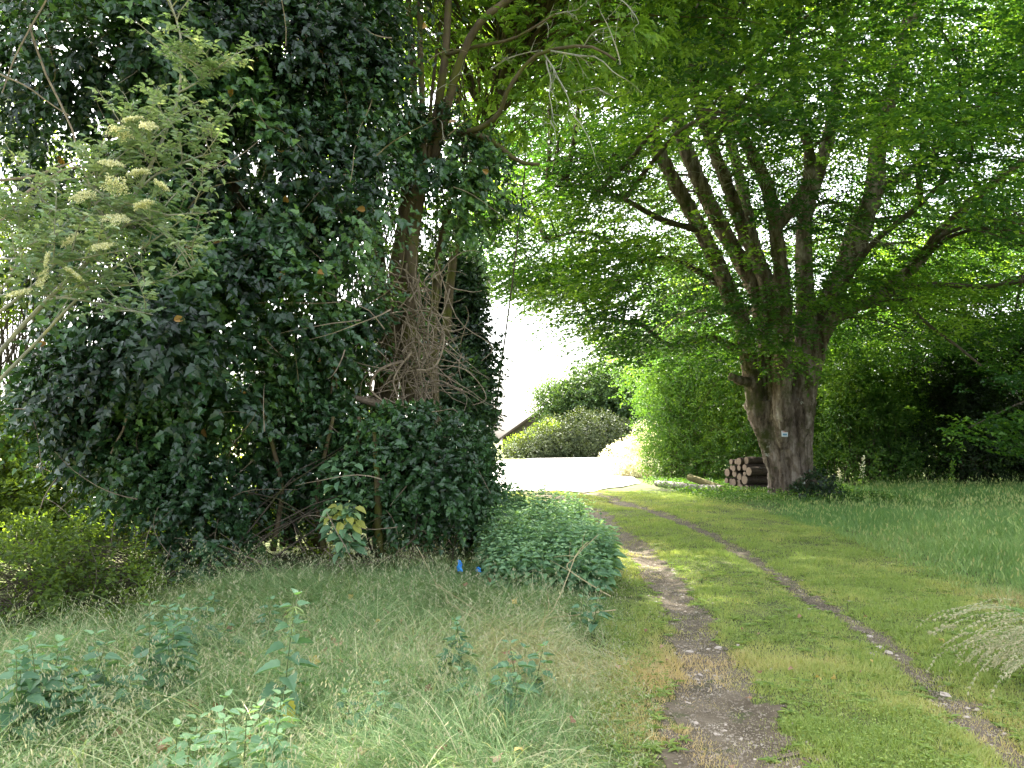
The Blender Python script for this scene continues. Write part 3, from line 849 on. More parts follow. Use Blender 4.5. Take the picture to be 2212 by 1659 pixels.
ax = np.array([.92, .39, 0.0]); lat = np.array([-.39, .92, 0.0])
ends = [(560, 650, 30), (618, 655, 24), (665, 650, 40), (712, 642, 38), (575, 712, 24), (612, 725, 34), (660, 718, 30), (720, 715, 34), (765, 757, 46), (540, 765, 44), (610, 778, 37),
        (655, 812, 38), (712, 782, 24), (706, 845, 50), (530, 850, 30), (568, 865, 36), (600, 870, 38), (636, 878, 36), (676, 932, 42), (734, 948, 50)]
LOGLAB = ['leftmost log end in the top row of the log stack', 'small second log end from the left in the top row', 'largest round log end in the top row of the stack',
          'topmost long dark log at the right of the top row', 'small leftmost log end in the second row from the top', 'second log end from the left in the second row',
          'third log end from the left in the second row', 'right log end of the second row, under the topmost long log', 'thick dark log at mid height on the near side of the stack',
          'large outermost left log end at mid height', 'log end right of the outermost left one at mid height', 'log end in the middle of the stack, left of the thick lower log',
          'small log end wedged under the thick mid-height log', 'thick dark log under the mid-height one on the near side', 'leftmost small log end in the bottom row of the stack',
          'second log end from the left in the bottom row', 'third log end from the left in the bottom row', 'fourth log end from the left in the bottom row',
          'log end just left of the lowest thick log', 'lowest thick dark log at the near side of the stack']
o0 = np.array([7.0, 23.3, 0.0])
for i, (cx, cyy, r) in enumerate(ends):
    w = (765 - cx) * .0029 / .66
    hgt = max((1000 - cyy) * .0028 + .0 - w * .05, r * .0028)
    a = o0 + lat * w + ax * (random.uniform(-.07, .07)); a[2] = hgt
    lab = LOGLAB[i]
    log('log', a, ax + np.array([0, random.uniform(-.01, .01), random.uniform(-.01, .01)]), random.uniform(2.3, 2.5), r * .0028 * 1.02, lab, 'logs stacked beside the old trunk', M['logbark'], i)
a = P(1488, 1012, 25.2); b = P(1562, 1050, 24.0)
a[2] = .42; b[2] = .12
log('log', a, b - a, np.linalg.norm(b - a), .11, 'long mossy log leaning down to the left end of the stack', 'logs lying left of the stack', M['mosslog'], 41, both=True)
a = P(1560, 1052, 23.6); b = P(1475, 1032, 25.2); a[2] = .13; b[2] = .12
log('log', a, b - a, np.linalg.norm(b - a), .12, 'pale lichen-covered log lying on the verge by the stack', 'logs lying left of the stack', M['palelog'], 42, both=True)
a = P(1480, 1034, 25.6); b = P(1418, 1018, 27.6); a[2] = .12; b[2] = .1
log('log', a, b - a, np.linalg.norm(b - a), .11, 'pale lichen-covered log farthest left on the verge', 'logs lying left of the stack', M['palelog'], 43, both=True)

# ================================================================== 5. left thicket
def blobs_uv(lst):
    out = []
    for (u_, v_, d_, ru, rv, rd) in lst:
        c = P(u_, v_, d_)
        out.append((c[0], c[1], c[2], ru / F * d_, rd, rv / F * d_))
    return out

# 5a ivy-clad pollard
ivt = empty('ivy_clad_tree', (-2.0, 10.6, .1), 'tall pollard tree wrapped in dark glossy ivy left of the track', 'tree')
ivb = blobs_uv([
    (330, 90, 8.6, 270, 170, .9), (130, 150, 8.8, 150, 170, .7), (600, 120, 9.2, 230, 190, .9), (480, 330, 9.0, 260, 170, .9), (730, 260, 9.6, 120, 200, .7),
    (620, 480, 9.2, 210, 180, .9), (360, 560, 8.6, 220, 150, .8), (500, 700, 8.8, 230, 170, .8), (430, 390, 9.4, 170, 130, .6), (520, 1000, 9.9, 150, 130, .4), (330, 960, 9.2, 140, 110, .4), (640, 840, 10.0, 120, 160, .4), (300, 780, 8.2, 190, 150, .6), (160, 860, 8.6, 120, 90, .5), (700, 680, 9.6, 140, 200, .7),
    (420, 900, 8.6, 190, 120, .6), (800, 560, 10.2, 90, 200, .5), (790, 820, 9.8, 90, 120, .5), (560, 930, 9.4, 120, 150, .5), (470, 1060, 9.0, 90, 130, .4), (180, 400, 9.6, 110, 150, .5),
    (940, 330, 10.0, 110, 90, .5), (1010, 430, 10.4, 80, 100, .4), (900, 470, 10.6, 80, 90, .4), (760, 60, 9.6, 90, 160, .6)])
p, o = blob_points(ivb, 20000, .62, .5, 1.2, 101)
g = vnoise(p, 1.25, 102) * .5 + vnoise(p, 3.6, 103) * .5
kk = (g > .415 + .06 * np.clip((330 - UV(p)[:, 0]) / 200, 0, 1)) & (p[:, 2] > .15)
uq = UV(p)
kk &= ~((uq[:, 0] > 815) & (uq[:, 0] < 965) & (uq[:, 1] > 375) & (uq[:, 1] < 900) & (p[:, 1] < 10.4) & (rng.random(len(p)) < .8))
kk &= ~((vnoise(np.stack([uq[:, 0] / 130, uq[:, 1] / 200, p[:, 0] * 0], 1), 1, 106) > .60) & (uq[:, 1] > 620) & (uq[:, 0] > 330) & (rng.random(len(p)) < .8))
p, o = p[kk], o[kk]
A = Acc()
o2 = norm(o + np.array([0, -.5, 0]))
t0 = np.clip((vnoise(p, 1.8, 104) - .5) * 1.3 + .38 + rng.random(len(p)) * .15, 0, .85)
szv = .062 + .05 * vnoise(p, 2.4, 105) ** 1.0
szv = np.where(p[:, 1] < 8.6, szv * 1.15, szv)
up_ = rng.random(len(p)) < .22
shoots(A, p[~up_], o2[~up_], 8, .052, szv[~up_], T_IVY, droop=.6, upb=.15, tint0=t0[~up_], tintvar=.3, hang=.7, tip_light=.28)
shoots(A, p[up_] + o2[up_] * .08, o2[up_] * .7, 7, .055, szv[up_] * .95, T_IVY, droop=.0, upb=.9, tint0=np.clip(t0[up_] + .22, 0, .9), tintvar=.25, hang=.15, tip_light=.35)
kd = rng.random(len(p)) < .012                      # a few withered orange leaves caught in the ivy
put_leaves(A, p[kd] + o2[kd] * .25, rand_unit(kd.sum()), o2[kd], np.full(kd.sum(), .10), T_ROUND, np.full(kd.sum(), 1.0))
# crown above the picture
hi = [(-4.2, 8.0, 8.7, 1.8, 1.6, 1.7), (-6.2, 8.0, 8.7, 1.8, 1.6, 1.7), (-5.5, 9.5, 7.6, 2.2, 1.8, 1.8), (-3.0, 10, 8.4, 2.2, 2, 1.9), (-1.6, 11, 9.2, 1.8, 2, 2.0), (-4.5, 11.5, 9.6, 2.2, 2, 1.9), (-7.5, 10.5, 8.6, 2, 2, 1.8)]
p, o = blob_points(hi, 3400, .6, .3, 1, 111)
kk = UV(p)[:, 1] < 20
shoots(A, p[kk], o[kk], 8, .06, .11, T_IVY, droop=.5, hang=.6)
A.build('ivy_foliage', M['ivy'], ivt)

wood = Acc()
def wp(lst, r0, r1, n=14, sides=8, wob=.03, acc=None, seed=0, rough=.25):
    acc = acc if acc is not None else wood
    path = smooth_path([P(*q) for q in lst], n, wob, seed)
    tube(acc, path, np.linspace(r0, r1, n), sides, rough=rough, seed=seed)
    return path
wp([(835, 1215, 10.6), (822, 1080, 10.5), (815, 950, 10.4), (840, 800, 10.3), (862, 640, 10.2), (880, 500, 10.2), (900, 350, 10.2)], .17, .15, 22, 12, seed=1)
wp([(900, 940, 10.0), (880, 820, 10.0), (880, 700, 10.1), (885, 560, 10.1), (905, 400, 10.2)], .11, .10, 18, 10, seed=2)
wp([(620, 1180, 9.8), (640, 1000, 9.8), (690, 800, 9.8), (720, 600, 9.8), (800, 420, 10)], .10, .09, 16, 9, seed=3)
wp([(690, 1200, 10.4), (660, 1020, 10.2), (600, 850, 10.0), (560, 650, 10), (500, 400, 9.6), (450, 150, 9.4), (430, -150, 9.4)], .12, .07, 18, 9, seed=4)
wp([(945, 930, 10.6), (938, 760, 10.6), (940, 600, 10.6), (952, 520, 10.6), (975, 440, 10.6)], .055, .04, 14, 7, seed=5)
wp([(820, 800, 10.4), (830, 640, 10.6), (820, 480, 10.8), (780, 300, 11), (760, 100, 11), (740, -100, 11)], .07, .05, 14, 7, seed=6)
for k_, (a_, b_, c_) in enumerate([((590, 1190, 8.9), (600, 1040, 8.8), (560, 860, 8.7)), ((700, 1190, 9.0), (690, 1050, 8.9), (720, 900, 8.8)), ((775, 1200, 9.0), (770, 1080, 8.8), (775, 900, 8.7)),
                                   ((820, 1200, 8.9), (812, 1060, 8.6), (808, 930, 8.5))]):
    wp([a_, b_, c_], .035 if k_ < 3 else .055, .02, 12, 7, .05, seed=80 + k_)
ivt_tr = wood.build('trunk', M['pole'], ivt, smooth=True)

# pollard head shoots and arching branches
poles = Acc()
wp([(905, 350, 10.2), (893, 200, 10.2), (880, 0, 10.2), (872, -150, 10.2)], .055, .03, 12, 7, acc=poles, seed=11)
wp([(915, 350, 10.1), (908, 220, 10.0), (905, 60, 10.0), (912, -150, 10)], .05, .03, 12, 7, acc=poles, seed=12)
wp([(925, 350, 10.2), (948, 220, 10.1), (965, 100, 10.0), (978, -120, 10)], .065, .045, 12, 8, acc=poles, seed=13)
wp([(935, 350, 10.2), (958, 250, 10.0), (985, 150, 9.8), (1030, 60, 9.6), (1100, 0, 9.4), (1180, -60, 9.2)], .065, .035, 14, 8, acc=poles, seed=14)
wp([(890, 345, 10.4), (850, 200, 10.5), (832, 80, 10.6), (820, -120, 10.6)], .035, .02, 10, 6, acc=poles, seed=15)
wp([(925, 340, 10.4), (930, 200, 10.7), (955, 60, 11), (990, -120, 11)], .03, .02, 10, 6, acc=poles, seed=16)
wp([(920, 345, 10.4), (940, 300, 10.4), (1000, 285, 10.2), (1060, 300, 10.0), (1120, 345, 9.8), (1165, 355, 9.6)], .06, .02, 14, 7, .06, acc=poles, seed=17)
arch = wp([(990, 290, 10.2), (1040, 275, 10.0), (1085, 240, 9.8), (1110, 190, 9.6), (1160, 120, 9.4), (1260, 100, 9.0), (1330, 130, 8.8)], .04, .014, 16, 6, .05, acc=poles, seed=18)
wp([(960, 120, 10), (1040, 100, 9.8), (1120, 80, 9.5), (1200, 30, 9.2)], .03, .012, 10, 5, acc=poles, seed=19)
wp([(700, 720, 9.0), (720, 780, 9.0), (715, 850, 9.0)], .018, .012, 8, 5, acc=poles, seed=20)
wp([(650, 640, 9.0), (690, 700, 8.95), (718, 760, 8.9), (728, 840, 8.9)], .020, .010, 10, 5, acc=poles, seed=21)
poles.build('branch', M['pole'], ivt, smooth=True)
# broken stub
A = Acc()
pth = smooth_path([P(838, 880, 9.9), P(800, 868, 9.7), P(762, 858, 9.6)], 8, .05)
tube(A, pth, [.07, .065, .06, .055, .05, .045, .04, .03], 9, rough=.5)
A.build('broken_stub', M['dead'], ivt)

# pale dead ivy stems tangled round the trunk
tg = Acc()
rr = random.Random(5)
for i in range(120):
    a = P(rr.gauss(893, 33), rr.uniform(590, 880), rr.uniform(9.5, 10.1))
    dr = np.array([rr.gauss(0, 1), rr.gauss(-.2, .5), rr.gauss(0, .9)])
    tube(tg, wander(a, dr, rr.uniform(.3, .95), 11, 1.2, .2, rr), np.linspace(rr.uniform(.006, .013), .003, 11), 4)
for i in range(46):
    a = P(rr.gauss(895, 30), rr.uniform(640, 900), rr.uniform(9.4, 9.9))
    tube(tg, wander(a, (rr.uniform(.3, 1.2), -.2, rr.uniform(-.9, .1)), rr.uniform(.6, 1.2), 10, .7, .5, rr), np.linspace(.007, .002, 10), 3)
for i in range(30):
    a = P(rr.gauss(885, 30), rr.uniform(560, 800), rr.uniform(9.7, 10.1))
    tube(tg, wander(a, (rr.gauss(0, .15), 0, -1), rr.uniform(.7, 1.5), 10, .35, 0, rr), np.linspace(.012, .005, 10), 4)
for (pts, r0) in [([(870, 780, 9.5), (820, 800, 9.4), (800, 840, 9.35), (830, 870, 9.35), (840, 900, 9.4)], .022),
                  ([(890, 760, 9.4), (850, 820, 9.35), (870, 880, 9.4)], .016), ([(900, 800, 9.3), (940, 790, 9.3), (960, 730, 9.4), (940, 680, 9.5)], .014),
                  ([(760, 700, 9.1), (735, 760, 9.1), (800, 790, 9.2), (850, 800, 9.3)], .009), ([(940, 560, 9.6), (990, 690, 9.5), (1060, 750, 9.5), (1040, 780, 9.5)], .007),
                  ([(830, 860, 9.4), (905, 900, 9.2), (920, 960, 9.0), (945, 1010, 9.0)], .012), ([(950, 790, 9.4), (1010, 800, 9.3), (1050, 860, 9.3), (1020, 875, 9.3)], .008)]:
    tube(tg, smooth_path([P(*q) for q in pts], 14, .05), np.linspace(r0, r0 * .5, 14), 5)
tg.build('dead_ivy_stems', M['dead'], ivt)

# bare twigs in and before the ivy
tw = Acc()
for i in range(130):
    a = P(rr.uniform(60, 1000), rr.uniform(60, 1150), rr.uniform(7.9, 9.2))
    tube(tw, wander(a, (rr.gauss(.1, 1), -.3, rr.gauss(.1, .8)), rr.uniform(.3, 1.1), 8, .5, .2, rr), np.linspace(rr.uniform(.004, .009), .002, 8), 3)
for pts, r0 in [([(60, 40, 7.6), (130, 230, 7.6), (200, 380, 7.6), (230, 480, 7.7)], .012), ([(100, 0, 7.4), (35, 120, 7.4), (5, 200, 7.4)], .010),
                ([(0, 480, 7.0), (60, 420, 7.0), (130, 370, 7.1), (220, 360, 7.2)], .016), ([(0, 390, 7.2), (80, 375, 7.2), (170, 345, 7.3)], .014),
                ([(240, 980, 8), (262, 930, 8), (280, 880, 8)], .013), ([(300, 720, 8), (320, 690, 8)], .012), ([(0, 160, 7.2), (60, 190, 7.2), (150, 250, 7.3)], .009)]:
    tube(tw, smooth_path([P(*q) for q in pts], 10, .06), np.linspace(r0, r0 * .6, 10), 5)
tw.build('twigs', M['dead'], ivt)

# 5b ivy-smothered shrub at the right end of the thicket
isb = blobs_uv([(968, 650, 13.0, 52, 90, .6), (975, 780, 12.8, 62, 100, .7), (995, 880, 12.4, 55, 100, .7), (980, 980, 12.0, 70, 80, .7), (971, 1060, 11.6, 80, 80, .7), (990, 1120, 11.8, 55, 60, .6), (975, 600, 13.2, 50, 60, .5), (955, 860, 11.6, 60, 130, .5)])
bush('ivy_smothered_shrub', 'upright ivy-smothered shrub forming the right end of the thicket', 'shrub', isb, 7500, .085, M['ivyfar'], T=T_IVY, per=7, shell=.72, bump=.6, nscale=1.9, twigs=90, tr=.02, seed=120, tint=(0, .95), sp=.055)
# lower ivy curtain with lighter leaves in front of the trunks
icb = blobs_uv([(880, 980, 9.0, 110, 90, .4), (940, 1050, 9.0, 100, 70, .4), (800, 1040, 9.0, 60, 80, .3), (430, 1120, 8.3, 45, 130, .25), (690, 950, 9.2, 60, 90, .3), (330, 1010, 8.4, 90, 70, .3)])
bush('climbing_ivy', 'lighter green ivy curtain hanging before the trunk bases', 'ivy', icb, 2100, .075, M['ivy'], T=T_IVY, per=7, shell=.8, bump=.4, nscale=2, twigs=24, tr=.012, seed=125, tint=(.25, .9), sp=.05)

# 5c backlit field hedge behind, far left
for i, (lst, lab, n) in enumerate([
    ([(30, 330, 13, 90, 130, .8), (60, 550, 13, 120, 140, .8), (-80, 420, 13, 110, 220, .8), (250, 450, 14, 160, 130, .8)], 'bright backlit branches at the upper left edge behind the ivy', 3000),
    ([(60, 1000, 12, 150, 120, .9), (200, 1040, 12, 180, 110, .9), (80, 1120, 11.5, 180, 70, .8), (350, 1080, 12, 140, 120, .8), (-60, 980, 12, 140, 170, .8), (540, 1100, 12.5, 120, 110, .8)], 'low backlit hedge with yellow-green leaves at the lower left edge', 6200),
    ([(700, 250, 15, 140, 220, .9), (850, 120, 15, 160, 200, .9), (1000, 60, 15, 160, 170, .9), (560, 60, 15, 200, 200, .9)], 'light green tree crown glimpsed behind the ivy-clad pollard', 4200)]):
    bush('field_hedge' if i < 2 else 'field_maple', lab, 'hedge' if i < 2 else 'tree', blobs_uv(lst), n, .075, M['back'] if i < 2 else M['ash'], T=T_ROUND, per=6, shell=.5, bump=.35, nscale=1.3, twigs=110, tr=.02, seed=130 + i, gapn=(1.5, .3), tint=(.1, .95), floor=True)

# 5d dim undergrowth along the foot of the thicket
uf = []
for u_, v_, d_ in [(-60, 1330, 6.6), (40, 1330, 6.6), (150, 1330, 6.8), (260, 1310, 7.1), (-100, 1240, 7), (30, 1230, 7.2), (140, 1240, 7.4), (60, 1290, 8.0), (160, 1300, 7.8), (260, 1290, 8.0), (360, 1270, 8.2), (470, 1250, 8.8), (570, 1240, 9.3), (680, 1235, 9.8), (60, 1200, 9), (200, 1200, 9.2), (330, 1190, 9.6)]:
    c = P(u_, v_, d_); uf.append((c[0], c[1], max(c[2], .25) + random.uniform(-.1, .2), random.uniform(.28, .5), .45, random.uniform(.25, .45)))
bush('bramble_undergrowth', 'dim leafy undergrowth and brambles at the foot of the thicket', 'undergrowth', uf, 6200, .05, M['back'], T=T_OVATE, per=5, shell=.4, bump=.75, nscale=2.2, twigs=420, tr=.007, tmat='limb', seed=140, gapn=(2.6, .47), tint=(0, .9))

# fallen brushwood in front of the thicket
br = Acc()
for pts, r0 in [([(880, 1060, 9.2), (850, 1120, 9.0), (800, 1160, 8.8), (700, 1185, 8.6)], .010), ([(700, 1185, 8.6), (735, 1230, 8.4), (690, 1250, 8.4)], .008),
                ([(960, 1070, 9.2), (900, 1150, 9.0), (820, 1215, 8.8), (740, 1235, 8.8)], .012), ([(520, 1200, 8.4), (600, 1230, 8.4), (680, 1280, 8.4)], .009), ([(440, 1210, 8.2), (500, 1250, 8.2), (560, 1260, 8.1)], .007)]:
    pth = smooth_path([P(*q) for q in pts], 12, .08)
    tube(br, pth, np.linspace(r0, r0 * .4, 12), 5)
    for i in range(7):
        tube(br, wander(pth[rr.randint(1, 10)], (rr.gauss(.3, .8), -.2, rr.gauss(.3, .7)), rr.uniform(.15, .6), 6, .5, .1, rr), np.linspace(r0 * .5, .0015, 6), 3)
for i in range(110):
    x = rr.uniform(-3.8, -.4); y = 6.9 + (x + 4) * .8 + rr.uniform(0, 1.4)
    tube(br, wander((x, y, .15 + rr.random() * .5), (rr.gauss(0, 1), -.3, rr.gauss(.15, .4)), rr.uniform(.2, .8), 7, .5, .2, rr), np.linspace(.005, .002, 7), 3)
o = br.build('brushwood', M['dead']); tag(o, 'tangle of thin fallen dead branches before the thicket foot', 'brushwood', kind='stuff')

# 5e elder with flower heads, nearest on the left
eld = empty('elder_shrub', (-3.0, 6.6, 0), 'pale green elder shrub with cream flat flower heads at the left', 'shrub')
stems = Acc(); fol = Acc()
erng = random.Random(9)
def compound(acc, base, d, L, tint, T=T_OVATE, pairs=2, ls=.085):
    d = norm(np.array(d, float)[None])[0]
    up = np.array([0, 0, 1.0]); s = np.cross(d, up); s /= np.linalg.norm(s) + 1e-9; nrm = np.cross(s, d)
    nrm = nrm + np.array([erng.gauss(0, .45), erng.gauss(-.45, .35), erng.gauss(0, .2)])
    pos, dd, sz = [], [], []
    for i in range(pairs):
        q = base + d * L * (.45 + .5 * i / pairs) - up * .10 * L * ((.45 + .5 * i / pairs) ** 2)
        for sg in (-1, 1):
            pos.append(q); dd.append(d * .45 + s * sg + up * -.12); sz.append(ls * erng.uniform(.8, 1.1))
    pos.append(base + d * L * .95 - up * .10 * L); dd.append(d - up * .25); sz.append(ls * 1.15)
    pos = np.array(pos); dd = np.array(dd)
    put_leaves(acc, pos, dd, np.tile(nrm, (len(pos), 1)), np.array(sz), T, np.clip(tint + rng.normal(size=len(pos)) * .07, 0, .97))
    return base, base + d * L * .95 - up * .10 * L
def leafy_stem(path, rad, acc_s, acc_f, nodes, L=.17, ls=.08, tint=.5, T=T_OVATE, pairs=2):
    tube(acc_s, path, rad, 6)
    for i in range(nodes):
        t = .25 + .75 * (i + .5) / nodes
        k = t * (len(path) - 1); j = min(int(k), len(path) - 2)
        p0 = path[j] + (path[j + 1] - path[j]) * (k - j)
        tg_ = norm((path[j + 1] - path[j])[None])[0]
        az = i * 2.4 + erng.uniform(-.4, .4)
        for sg in (0, math.pi):
            dr = np.array([math.cos(az + sg), math.sin(az + sg) * .8 - .15, .30 + erng.gauss(0, .35)]) + tg_ * .4
            b, e_ = compound(acc_f, p0, dr, L * erng.uniform(.7, 1.15) * (1.1 - .3 * t), tint + erng.gauss(0, .12), T, pairs, ls * (1.1 - .3 * t))
            tube(acc_s, [b, (b + e_) / 2 + np.array([0, 0, .008]), e_], [.002, .0015, .001], 3)
elpaths = []
main = [([( -120, 900, 6.6), (60, 700, 6.2), (200, 560, 6.0), (290, 420, 5.9), (350, 300, 5.9), (385, 200, 5.9), (390, 90, 5.9), (372, 20, 5.9), (350, -40, 5.9)], .02),
        ([(0, 820, 6.4), (160, 660, 6.1), (300, 540, 6.0), (400, 470, 6.0)], .014), ([(-100, 760, 6.2), (40, 640, 6.0), (120, 560, 5.9), (180, 470, 5.9), (230, 380, 5.9)], .014),
        ([(-60, 700, 6.0), (20, 600, 5.8), (60, 510, 5.8), (130, 440, 5.8)], .012), ([(200, 560, 6.0), (250, 500, 5.8), (330, 470, 5.7), (450, 460, 5.7)], .010),
        ([(290, 420, 5.9), (350, 370, 5.8), (420, 340, 5.8), (470, 330, 5.9)], .009), ([(385, 200, 5.9), (440, 170, 5.8), (480, 140, 5.8)], .008),
        ([(100, 650, 6.1), (240, 620, 5.9), (360, 600, 5.8), (430, 570, 5.8)], .009), ([(-80, 640, 5.8), (60, 640, 5.6), (200, 650, 5.6), (330, 680, 5.6)], .008),
        ([(-60, 560, 5.6), (60, 560, 5.5), (160, 560, 5.5), (270, 540, 5.5)], .008), ([(230, 480, 5.9), (200, 420, 5.8), (240, 340, 5.8)], .008), ([(330, 360, 5.9), (300, 320, 5.8), (285, 280, 5.8)], .007)]
# stems must reach the ground
for pts in [[(-5.2, 6.9, 0.0), (-4.9, 6.75, 1.0), P(0, 820, 6.4)], [(-5.3, 6.7, 0.0), (-5.0, 6.6, 1.2), P(-100, 760, 6.2)], [(-5.4, 6.8, 0), (-5.2, 6.7, .8), P(-120, 900, 6.6)], [(-5.2, 6.6, 0), (-4.9, 6.3, 1.5), P(-80, 640, 5.8)], [(-5.1, 6.6, 0), (-4.8, 6.0, 1.5), P(-60, 560, 5.6)]]:
    tube(stems, smooth_path(pts, 12, .05), np.linspace(.026, .014, 12), 7)
for pts, r0 in main:
    path = smooth_path([P(*q) for q in pts], 18, .04, len(pts))
    elpaths.append(path)
    leafy_stem(path, np.linspace(r0, .004, 18), stems, fol, 12, .15, .062, erng.uniform(.35, .6))
    for i in range(7):
        j = erng.randint(4, 16)
        side = wander(path[j], (erng.gauss(0, .7), erng.gauss(-.3, .4), erng.uniform(.1, .9)), erng.uniform(.25, .6), 7, .5, 0, erng)
        leafy_stem(side, np.linspace(.005, .002, 7), stems, fol, 5, .13, .055, erng.uniform(.4, .75))
fol.build('foliage', M['elder'], eld)
stems.build('stems', M['palewood'], eld)
for i, (u_, v_, d_, r_) in enumerate([(260, 285, 5.6, .12), (285, 255, 5.6, .10), (320, 270, 5.5, .09), (240, 350, 5.5, .14), (300, 370, 5.5, .13), (180, 420, 5.5, .12), (250, 400, 5.4, .12), (310, 440, 5.4, .12), (150, 515, 5.5, .11),
                                     (250, 470, 5.4, .12), (90, 600, 5.4, .10), (40, 630, 5.4, .10), (160, 590, 5.4, .10), (220, 530, 5.3, .10), (350, 400, 5.4, .10), (100, 560, 5.3, .08)]):
    c = P(u_, v_, d_)
    A = Acc()
    tilt = rng.normal(size=3) * .45 + np.array([0, -.45, 1]); tilt /= np.linalg.norm(tilt)
    s1 = np.cross(tilt, [1, 0, 0]); s1 /= np.linalg.norm(s1); s2 = np.cross(tilt, s1)
    foot = c - tilt * .12
    n = 620
    rr_ = None; r_ = r_ * erng.uniform(.5, .75)
    rr_ = np.sqrt(rng.random(n)) * r_; th = rng.random(n) * 2 * math.pi
    rr_ = rr_ * (1 + .25 * np.sin(th * 5 + i)); pos = c + (np.cos(th) * rr_)[:, None] * s1 + (np.sin(th) * rr_)[:, None] * s2 - tilt * (rr_ ** 2 * 1.6)[:, None] + rng.normal(size=(n, 3)) * .004
    put_leaves(A, pos, rand_unit(n), tilt + rng.normal(size=(n, 3)) * .5, rng.uniform(.009, .016, n), T_RHOMB, rng.random(n))
    for k_ in range(16):
        e_ = pos[k_ * 7]
        tube(A, [foot, foot * .55 + e_ * .45, e_], [.0016, .0012, .0008], 3, .0)
    A.build('flower_head', M['umbel'], eld)

# 5f light leafy ash crown over the track, twigs with yellow lichen
ash = empty('ash_tree', (0.2, 11.8, 0), 'light green ash crown with lichened drooping twigs over the track', 'tree')
A = Acc(); S = Acc(); LT = Acc()
tr_ = smooth_path([(-1.15, 11.8, -.1), (-1.05, 11.8, 2.0), (-.95, 11.8, 4.2), (-.5, 11.9, 6.2), (.3, 12, 8.2), (1, 12.2, 10.5)], 20, .02)
tube(S, tr_, np.linspace(.075, .05, 20), 8, rough=.2)
ab = blobs_uv([(1010, 130, 11, 130, 170, 1.0), (1130, 110, 10.6, 130, 170, 1.0), (1230, 60, 10.4, 130, 130, .9), (1100, 240, 10.8, 110, 80, .7), (1210, 200, 10.4, 70, 80, .6), (1330, 30, 10.2, 110, 90, .8), (930, 60, 12, 110, 130, .8)])
ab += [(0.5, 11.5, 8.6, 3.0, 2.2, 1.8), (2.6, 11.5, 9.6, 2.8, 2.4, 1.8), (-1.2, 12, 9.8, 2.4, 2.2, 1.8), (4.6, 12, 10.4, 2.6, 2.4, 1.7), (1.5, 9.4, 9.4, 2.6, 1.8, 1.4)]
p, o = blob_points(ab, 6200, .5, .3, 1.2, 150)
g = vnoise(p, 1.2, 151); uvp = UV(p)
kk = (g > .3) & ~((uvp[:, 1] > 300) & (uvp[:, 0] > 1000))
p, o = p[kk], o[kk]
inframe = (UV(p)[:, 1] > -60)
kk = ~inframe | (rng.random(len(p)) < .55)
p, o, inframe = p[kk], o[kk], inframe[kk]
ctr2 = np.array([0.3, 12, 8.0])
for q, oo, inf in zip(p, o, inframe):
    dr = oo + np.array([erng.gauss(0, .4), erng.gauss(0, .4), erng.gauss(-.1, .3)])
    for _ in range(2):
        compound(A, q, dr + np.array([erng.gauss(0, .7), erng.gauss(0, .7), 0]), .24, .25 + .6 * erng.random(), T_OVATE, 3, .085 if inf else .12)
A.build('crown', M['ash'], ash)
for q in p[::9]:
    j = int(np.linalg.norm(tr_ - q, axis=1).argmin()); j = max(0, j - 2)
    L = np.linalg.norm(q - tr_[j])
    tube(S, smooth_path([tr_[j], (tr_[j] + q) / 2 + np.array([0, 0, .15 * L]), q], 8, .1, j), np.linspace(min(.03, .008 * L + .006), .004, 8), 4)
S.build('trunk', M['pole'], ash, smooth=True)
for (a, b, n, sd, r0) in [((1170, 110, 9.4), (1240, 250, 9.0), 9, 1, .011), ((1180, 130, 9.4), (1195, 260, 9.0), 5, 2, .010), ((1190, 110, 9.2), (1350, 170, 8.8), 10, 3, .012), ((1260, 100, 9.0), (1310, 60, 8.7), 6, 4, .009),
                          ((1190, 260, 9), (1200, 300, 8.9), 3, 5, .007), ((1240, 250, 9), (1285, 335, 8.8), 4, 6, .008), ((1340, 140, 8.8), (1300, 30, 8.6), 5, 7, .009), ((1160, 60, 9.4), (1250, 20, 9.0), 8, 8, .012),
                          ((1340, 0, 9), (1380, 50, 8.8), 6, 9, .009), ((1060, 150, 9.9), (1160, 110, 9.5), 6, 10, .014), ((1240, 200, 9.2), (1330, 210, 8.9), 5, 11, .007), ((950, 260, 9.8), (960, 300, 9.7), 3, 12, .010), ((940, 200, 9.9), (1010, 160, 9.7), 5, 13, .008), ((1700, 60, 10), (1800, 110, 10), 0, 14, .001)][:-1]:
    dead_spray(LT, P(*a), P(*b), n, 200 + sd, r0, .35, .35)
LT.build('lichen_twigs', M['palewood'], ash)

# sapling with broad leaves against the ivy
sap = empty('sapling', (-2.0, 8.6, .1), 'young sapling with broad green and yellow leaves before the dark trunks', 'sapling')
S = Acc(); A = Acc()
for pts in ([(738, 1260, 8.6), (735, 1120, 8.6), (745, 1000, 8.6)], [(742, 1250, 8.5), (748, 1150, 8.5), (740, 1090, 8.5)]):
    path = smooth_path([P(*q) for q in pts], 9, .05); tube(S, path, np.linspace(.008, .003, 9), 4)
    for k_ in range(3, 9):
        for _ in range(3):
            dr = np.array([erng.gauss(0, 1), -.7, erng.gauss(-.2, .3)])
            yl = .97 if pts[0][0] == 742 and k_ > 5 else erng.uniform(.3, .7)
            compound(A, path[k_], dr, .16, yl if yl > .9 else yl * .9, T_OVATE, 1, .13)
A.build('foliage', M['nettle'], sap); S.build('stems', M['stem'], sap)

